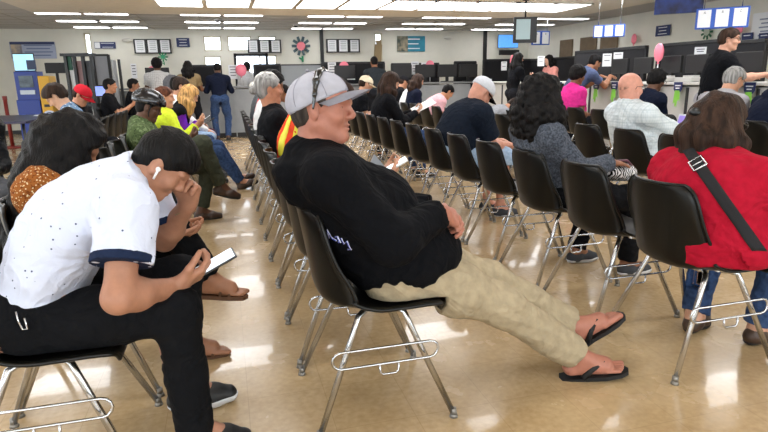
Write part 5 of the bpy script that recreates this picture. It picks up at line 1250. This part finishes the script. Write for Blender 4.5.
# ================================================================== row of the main man
def snake_extra(K, o): pass
sit('M', 2, 'the phone user in snake print', 'woman in grey snake print top holding a white phone, hidden behind the capped man', seat(10, 30, 0, 'phone', hR=V(.36, -.08, .70), hL=V(.38, .05, .72)), fem=True, s=.94, h=.008, tone='#c08f74', top=lng(SNAKE), bottom=pants(DKP), shoes=SHOEB, hair=longh(HBRN, len=.25), seed=17)
def vest_extra(K, o):
    Y_ = mat('hi_vis_yellow', '#e6dc3c', .6)
    for g in (-1, 1):
        ribbon(K, o, 'reflective_band', Y_, [K['C'] + K['latN'] * g * .095 + K['t'] * .14, K['C'] + K['latN'] * g * .095 - K['t'] * .2], .06, K['latN'], -K['fN'])
    ribbon(K, o, 'reflective_band', Y_, [K['C'] - K['latN'] * .02 + V(-.0, 0, .14), K['P'] + V(0, -.1, .05)], .055, K['fN'], -K['latN'])
sit('M', 4, 'the worker in the orange safety vest', 'person in orange and yellow high visibility vest with dark hair and head bowed', seat(16, 34, 0, 'phone'), h=.009, s=.96, tone='#8a5c40', top=lng(cloth('hi_vis_orange', '#e2492a'), o=.02), bottom=pants(JEANS), shoes=dict(m=mat('tan_boot', '#8a6a3c', .6), sole=RUB, high=.09), hair=dict(style='afro', m=HBR, vol=.012, beard=HBR), extra=vest_extra, seed=18)
sit('M', 5, 'the man with the grey ponytail', 'man with long grey hair tied back in black t-shirt looking ahead', seat(-2, 0, 6, 'lap', nb=V(-.10, 0, 1.0), hc=V(-.13, 0, 1.175)), h=.009, tone='#bd8468', bk=.4, top=tee(BLACKT, o=.018), bottom=pants(JEANS), shoes=SHOEB, hair=dict(style='ponytail', m=HGR, bun=True, vol=.014), seed=19)
sit('M', 6, 'the white-haired person in white', 'white-haired person in white t-shirt just past the grey ponytail', seat(-8, 4, 0, 'lap'), h=.010, tone='#c59478', bk=.3, top=tee(WHITEC), bottom=pants(JEANS), shoes=SHOEB, hair=dict(style='ponytail', m=HWH, bun=True, vol=.015), seed=20)
sit('M', 7, 'the person in the beige sweater', 'dark-haired person in beige grey sweater past the white t-shirt', seat(0, 14, 0, 'lap'), h=.010, tone='#8a5c40', top=lng(BEIGE), bottom=pants(DKP), shoes=SHOEB, hair=dict(style='afro', m=HB, vol=.03), seed=21)
sit('M', 8, 'the person in bright red', 'dark-haired person in bright red shirt in the far half of the middle row', seat(2, 14, 0, 'lap'), h=.011, tone='#b98262', top=lng(REDT), bottom=pants(DKP), shoes=SHOEB, hair=shorth(HB), seed=22)
sit('M', 10, 'the person in grey past the red shirt', 'person in dark grey shirt past the bright red shirt', seat(4, 10, 0, 'lap'), h=.011, tone='#8a5c40', top=lng(cloth('dark_grey_cotton', '#4c5054')), bottom=pants(DKP), shoes=SHOEB, hair=shorth(HB), seed=23)
sit('M', 12, 'the person in pale blue', 'dark-haired person in pale blue shirt leaning forward at the far end of the middle row', seat(38, 30, 0, 'knees'), h=.011, tone='#8a5c40', top=tee(LBLUE), bottom=pants(DKP), shoes=SHOEB, hair=shorth(HB), seed=24)
# ================================================================== row of the woman in red
navyman = sit('A', 5, 'the man in the white cap and navy shirt', 'broad man in backward tilted white cap and navy shirt bent forward with head down', seat(30, 48, 0, 'knees', hc=V(.24, -.02, 1.115), hR=V(.50, -.06, .64), hL=V(.50, .06, .66), bow=.06, shw=1.1), s=1.06, hs=1.06, h=.0075, ch=.009, tone='#c78e78', bk=.9, chub=.6,
    top=tee(NAVYC, o=.022, sleeve=.75, hem=.1, wide=.012), bottom=pants(LJEANS, end=.12, flare=.03, o=.02), shoes=dict(m=SH_GRY, sole=SOLEW), cap=dict(m=CAPW, brim_m=CAPB, brim=.07, tilt=-4), seed=25)
woman_b = sit('A', 9, 'the long-haired woman in black', 'woman with long brown hair in black top and blue jeans reading a sheet of paper', seat(4, 26, 0, 'phone', hR=V(.36, -.08, .82), hL=V(.36, .05, .82)), fem=True, s=1.02, h=.009, tone='#c59478', bk=.5, top=lng(BLACKT, o=.018), bottom=pants(JEANS), shoes=SHOEB, hair=longh(HBRN, len=.30, spread=.03, back=V(-.05, 0, 0)), seed=26)
sit('A', 12, 'the person in the tan cap', 'person in tan cap and black t-shirt past the brim of the grey cap', seat(14, 24, 0, 'phone'), h=.011, tone='#c59478', top=tee(BLACKT), bottom=pants(DKP), shoes=SHOEB, hair=shorth(HBR), cap=dict(m=CAPT), seed=27)
# ================================================================== row of the bald man
bald = sit('B', 1, 'the bald man in plaid', 'bald man with glasses in pale plaid shirt with a laptop on his lap', seat(0, 6, 4, 'lap', hR=V(.40, -.12, .70), hL=V(.40, .10, .70), pel=V(-.0, 0, .565), nb=V(-.13, 0, .985), hc=V(-.135, 0, 1.135)), dy=.10, s=1.0, hs=1.02, h=.0075, ch=.009, tone='#cf9480', bk=.75, chub=.6, top=lng(PLAID, o=.022, collar=True, wide=.012), bottom=pants(DKP), shoes=SHOEB, hair=dict(style='buzz', m=hairm('hair_stubble', '#b98a78'), vol=-.004, recede=.09), glasses=GLS, seed=28)
sit('B', 7, 'the person in grey bowed behind the white cap', 'person in grey t-shirt and grey trousers bowed low past the white cap', seat(62, 75, 0, 'knees'), h=.010, tone='#b98262', top=tee(GREYT), bottom=pants(GREYP), shoes=SHOEB, hair=shorth(HBR), seed=29)
sit('B', 11, 'the person bent over in pale pink', 'dark-haired person in pale pink shirt bent far forward', seat(46, 40, 0, 'knees'), h=.010, tone='#b98262', bk=.3, top=tee(PINKC), bottom=pants(DKP), shoes=SHOEB, hair=shorth(HB), seed=30)
sit('B', 12, 'the woman in navy', 'woman with long fair hair in navy top facing away, past the pale pink shirt', seat(6, 20, 0, 'lap'), fem=True, h=.011, tone='#c59478', top=tee(NAVYD), bottom=pants(DKP), shoes=SHOEB, hair=longh(HBRN, len=.2), seed=31)
sit('B', 13, 'the person in white', 'person in white t-shirt leaning forward beside the black cap', seat(20, 30, 0, 'knees'), h=.011, tone='#8a5c40', top=tee(WHITEC), bottom=pants(DKP), shoes=SHOEB, hair=shorth(HB), seed=32)
sit('B', 14, 'the man in the black cap', 'man in black cap and black t-shirt looking down', seat(14, 24, 0, 'phone'), h=.011, tone='#c08a6c', top=tee(BLACKT), bottom=pants(DKP), shoes=SHOEB, hair=shorth(HBR), cap=dict(m=CAPB), seed=33)
# ================================================================== row nearest the right counter
sit('C', 0, 'the hunched person in dark navy', 'person in dark navy hoodie hunched over with head hidden at the right edge', seat(30, 64, 0, 'knees', tl=.50, bow=.07), dx=-.06, h=.009, tone='#8a5c40', bk=.5, top=lng(NAVYD, hood=.04), bottom=pants(DKP), shoes=SHOEB, hair=shorth(HB), seed=34)
sit('C', 1, 'the grey-haired man', 'grey-haired man in light grey shirt leaning on his hand', seat(12, 26, 0, 'face'), h=.008, tone='#c59478', bk=.4, top=lng(GREYL, o=.018), bottom=pants(DKP), shoes=SHOEB, hair=shorth(HGR, vol=.016), glasses=GLS, seed=35)
sit('C', 3, 'the person in dark navy', 'dark-haired person in dark navy jacket behind the bald man', seat(14, 24, 0, 'knees'), h=.009, tone='#5f3f2c', top=lng(NAVYD), bottom=pants(DKP), shoes=SHOEB, hair=dict(style='afro', m=HB, vol=.012), glasses=GLS, seed=36)
sit('C', 6, 'the woman in hot pink', 'woman with hair pulled up in hot pink t-shirt seen from behind', seat(4, 18, 0, 'lap', pel=V(-.02, 0, .56), aR=V(.28, -.12, .095), aL=V(.28, .12, .095)), dx=.10, fem=True, s=1.08, h=.009, tone='#7d5138', bk=1.1, top=tee(HOTP, o=.018), bottom=pants(DKP), shoes=SHOEB, hair=dict(style='afro', m=HB, vol=.018), seed=37)
# ================================================================== standing
standman = person('man with glasses in black t-shirt standing with both hands on the right counter', 5.56, 5.62, -24, stand(9, 6, -26, 'counter', hR=V(.43, -.30, 1.215), hL=V(.41, .16, 1.215), eR=V(-.4, -.6, -.5)), s=1.02, h=.008, tone='#cf9c84', bk=.3, top=tee(BLACKT, hem=.2, sleeve=.7), bottom=pants(GREYL), shoes=SHOEB, hair=shorth(HBRN, vol=.014), glasses=GLS, eyes=HBRN, seed=38)
person('person in slate blue shirt standing bent over the right counter', 5.42, 8.15, 0, stand(42, 24, 0, 'counter', pel=V(-.15, 0, .92), hR=V(.54, -.10, 1.22), hL=V(.54, .14, 1.22)), s=1.0, h=.009, tone='#9a6a4e', bk=.3, top=tee(BLUEG, hem=.16), bottom=pants(DKP), shoes=SHOEB, hair=shorth(HB), seed=39)
person('woman with long black hair in black standing at the right counter', 5.36, 10.1, 0, stand(4, 6, 0, 'down', hR=V(.3, -.1, 1.2), hL=V(.06, .25, .85), fR=V(.5, .2, .6)), fem=True, s=.93, h=.010, tone='#c08c70', top=lng(BLACKT, hem=.2), bottom=pants(DKP), shoes=SHOEB, hair=longh(HB, len=.38, spread=.02, back=V(-.03, 0, 0)), seed=40)
person('clerk in peach sweater standing behind the right counter', 7.35, 12.0, 185, stand(10, 10, 0, 'counter', pel=V(0, 0, .95), hR=V(.3, -.1, 1.18), hL=V(.3, .1, 1.18), aR=V(.05, -.1, .09), aL=V(.05, .1, .09)), fem=True, s=.95, h=.010, tone='#d0a48c', top=lng(PEACH), bottom=pants(DKP), shoes=SHOEB, hair=longh(HB, len=.25), seed=41)
person('man in dark shirt and blue jeans standing at the back counter by the bright windows', -.08, 12.75, 90, stand(8, 24, 0, 'counter', pel=V(0, 0, .88)), s=.94, h=.011, tone='#5b3d2c', bk=.15, top=lng(NAVYD, hem=.16), bottom=pants(JEANS), shoes=SHOEB, hair=dict(style='buzz', m=HB, vol=.006), seed=42)
person('person in black and white plaid shirt standing at the back counter', -1.27, 12.85, 90, stand(4, 10, 0, 'counter', pel=V(0, 0, .92)), h=.011, tone='#5b3d2c', top=tee(BWPLAID, hem=.16), bottom=pants(DKP), shoes=SHOEB, hair=dict(style='afro', m=HB, vol=.025), seed=43)
person('woman with long black hair in tan blouse standing at the back counter', -.67, 12.85, 90, stand(4, 6, 0, 'counter', pel=V(0, 0, .90)), fem=True, s=.96, h=.011, tone='#8a5c40', top=tee(TANC, hem=.16), bottom=pants(DKP), shoes=SHOEB, hair=longh(HB, len=.24), seed=44)
person('dark-haired clerk in white shirt behind the back counter', .62, 15.0, 90, stand(0, 4, 0, 'down'), s=.95, h=.012, tone='#8a5c40', top=lng(WHITEC, hem=.16), bottom=pants(DKP), shoes=SHOEB, hair=dict(style='afro', m=HB, vol=.01), seed=45)
person('man in dark grey shirt standing far off, above the seated crowd', 3.33, 12.8, 90, stand(4, 6, 0, 'counter'), s=1.0, h=.011, tone='#8a5c40', bk=.4, top=lng(cloth('dark_slate_cotton', '#2b3034'), hem=.16), bottom=pants(DKP), shoes=SHOEB, hair=dict(style='buzz', m=HB, vol=.008), seed=46)
# ================================================================== chairs
ROWN = dict(P='row of the white polo man', M='row of the grey-capped man', A='row of the woman in red', B='row of the bald man', C='row nearest the right counter', L='left row turned to the wall')
NUM = dict(P=14, M=13, A=13, B=15, C=7, L=7)
for r in 'PMABCL':
    n_e = 0; lastocc = None
    for i in range(NUM[r]):
        x, y, rz = seatpos(r, i)
        if r == 'L' and i in (1, 2): continue
        if (r, i) == ('L', 0): x += .24
        if (r, i) in OCC: lab = 'black shell chair under ' + OCC[(r, i)]; lastocc = OCC[(r, i)]; n_e = 0
        else:
            n_e += 1
            if lastocc: lab = 'empty black shell chair, %s beyond %s' % (ORD[n_e - 1], lastocc)
            else: lab = 'empty black shell chair, %s from the near end of the %s' % (ORD[n_e - 1], ROWN[r])
        chair(x, y, rz, lab, 'black shell chairs of the ' + ROWN[r])
chair(-1.78, 7.75, -20, 'black shell chair under the person in the red cap', 'single black shell chairs on the left')
chair(-1.86, 10.9, 0, 'black shell chair under the man in black t-shirt before the grey booth', 'single black shell chairs on the left')
chair(-1.65, 12.1, 10, 'black shell chair under the dark-jacketed person by the back counter', 'single black shell chairs on the left')
chair(-1.78, 4.62, -62, 'black shell chair under the black jacket at the left edge', 'single black shell chairs on the left')
# ------------------------------------------------------------------ hand-held and loose things
PHB = mat('phone_black', '#0c0d10', .25); SCRW = mat('phone_screen_lit', '#dfe9f2', .3, emit=.9); PHW = mat('phone_white', '#e9ebee', .3)
def world(K, p): o = K['obj']; return np.array(o.location) + rotm(0, math.degrees(o.rotation_euler[2])) @ np.asarray(p)
def slab(name, label, cat, c, d, n, w, l, t, body, face=None, group=None):
    """thin slab: long axis d, face normal n"""
    d = nrm(d); n = nrm(n - d * (np.asarray(n, float) @ d)); s = np.cross(n, d)
    M = Matrix(np.column_stack([d, s, n, c]).tolist() + [[0, 0, 0, 1]])
    o = MB().box((0, 0, 0), (l, w, t), bev=min(.004, t * .4)).build(name, body); o.matrix_world = M; tag(o, label, cat, group)
    if face: f = MB().box((0, 0, t / 2 + .0006), (l * .93, w * .9, .001)).build('screen', face, o)
    return o
def held(K, sd, off=.095, up=.022): d = K['H' + sd]; return d
def hold(K, sd, off, up, lat=0.):
    f = nrm(K['pose_f' + sd]); n = K['pose_n' + sd]; n = nrm(n - f * (n @ f)); return world(K, K['H' + sd] + f * off + n * up + np.cross(n, f) * lat)
# phone of the young man in the polo
c = np.array([-.068, 1.860, .672]); slab('smartphone', 'black smartphone with lit screen in the hand of the young man in the white polo', 'phone', c, V(.86, .10, .40), V(-.40, -.22, .88), .070, .140, .008, PHB, SCRW)
slab('smartphone', 'dark phone lying in the lap of the man in the grey cap', 'phone', V(.735, 1.93, .695), V(.5, -.2, -.75), V(.6, -.6, .5), .075, .15, .009, PHB)
c = seatpos('M', 2); slab('smartphone', 'white phone held by the person in snake print behind the grey-capped man', 'phone', V(.915, 3.10, .765), V(.85, -.2, .5), V(-.5, -.1, .85), .075, .15, .009, PHW, SCRW)
x, y, _ = seatpos('A', 9); slab('paper_form', 'white sheet of paper held by the long-haired woman in black', 'paper', V(x + .47, y - .02, .90), V(.85, -.1, .4), V(-.4, -.2, .85), .22, .30, .002, WHITE)
x, y, _ = seatpos('P', 10); slab('smartphone', 'phone in the hands of the blonde woman in purple', 'phone', V(x + .37, y, .80), V(.8, 0, .5), V(-.5, 0, .8), .07, .14, .009, PHB, SCRW)
x, y, _ = seatpos('P', 9); slab('smartphone', 'phone in the hands of the man in neon yellow', 'phone', V(x + .42, y, .80), V(.8, 0, .5), V(-.5, 0, .8), .07, .14, .009, PHB)
# folder tucked beside the capped man
slab('folder', 'grey folder standing beside the far arm of the man in the grey cap', 'folder', V(.645, 2.27, .80), V(-.62, .05, .78), V(.7, -.5, .55), .20, .27, .008, mat('grey_folder', '#6f757c', .6))
# laptop of the bald man
x, y, _ = seatpos('B', 1); e = empty('laptop', (x + .27, y + .02, .672)); tag(e, 'open laptop with violet screen on the lap of the bald man in plaid', 'laptop')
MB().box((0, 0, .009), (.23, .33, .016), bev=.004).build('keyboard_base', mat('laptop_silver', '#b9bcc2', .35, metal=.5), e)
M_ = Matrix.Translation((.115, 0, .018)) @ Matrix.Rotation(rad(18), 4, 'Y')
l = MB().box((.004, 0, .112), (.008, .33, .225), bev=.003).build('lid', mat('laptop_silver', '#b9bcc2'), e); l.matrix_local = M_
MB().box((-.0006, 0, .112), (.001, .305, .195)).build('screen', mat('laptop_screen', '#6b55a8', .3, emit=.45, col2='#8a78c4', nscale=9), l)
# zebra bag on the lap of the curly-haired woman
x, y, _ = seatpos('A', 2); F = Field(.02); F.ell(V(0, 0, 0), V(.15, .12, .055), rotm(8, 10)); F.ell(V(-.06, 0, .015), V(.07, .10, .045)); F.ell(V(.08, 0, .0), V(.06, .095, .05))
o = link_mesh('shoulder_bag', F.mesh(.007, folds(.006, 40, 9), 'bag'), ZEBRA, smooth=True); o.location = (x + .36, y - .06, .655); tag(o, 'black and white zebra print bag on the lap of the curly-haired woman', 'bag')
b = MB(); b.tube([(-.13, -.02, .02), (-.06, -.05, .075), (.05, -.05, .075), (.13, -.02, .02)], .009, 8); b.build('bag_handle', mat('wine_leather', '#4a1c30', .5), o)
# grey patterned bag on the chair near the cyclist
x, y, _ = seatpos('P', 5); F = Field(.03); F.ell(V(0, 0, .17), V(.13, .17, .18)); F.ell(V(.07, 0, .10), V(.08, .13, .10))
F.cuts = [(V(0, 0, .01), V(0, 0, -1))]
o = link_mesh('backpack', F.mesh(.010, folds(.006, 30, 4), 'backpack'), SNAKE, smooth=True); o.location = (x + .02, y, .45); tag(o, 'grey mottled backpack on the chair before the cyclist', 'bag')
b = MB()
for s_ in (-1, 1): b.tube([(-.1, s_ * .07, .30), (-.15, s_ * .08, .2), (-.13, s_ * .09, .06)], .012, 6)
b.build('shoulder_strap', BLKF, o)
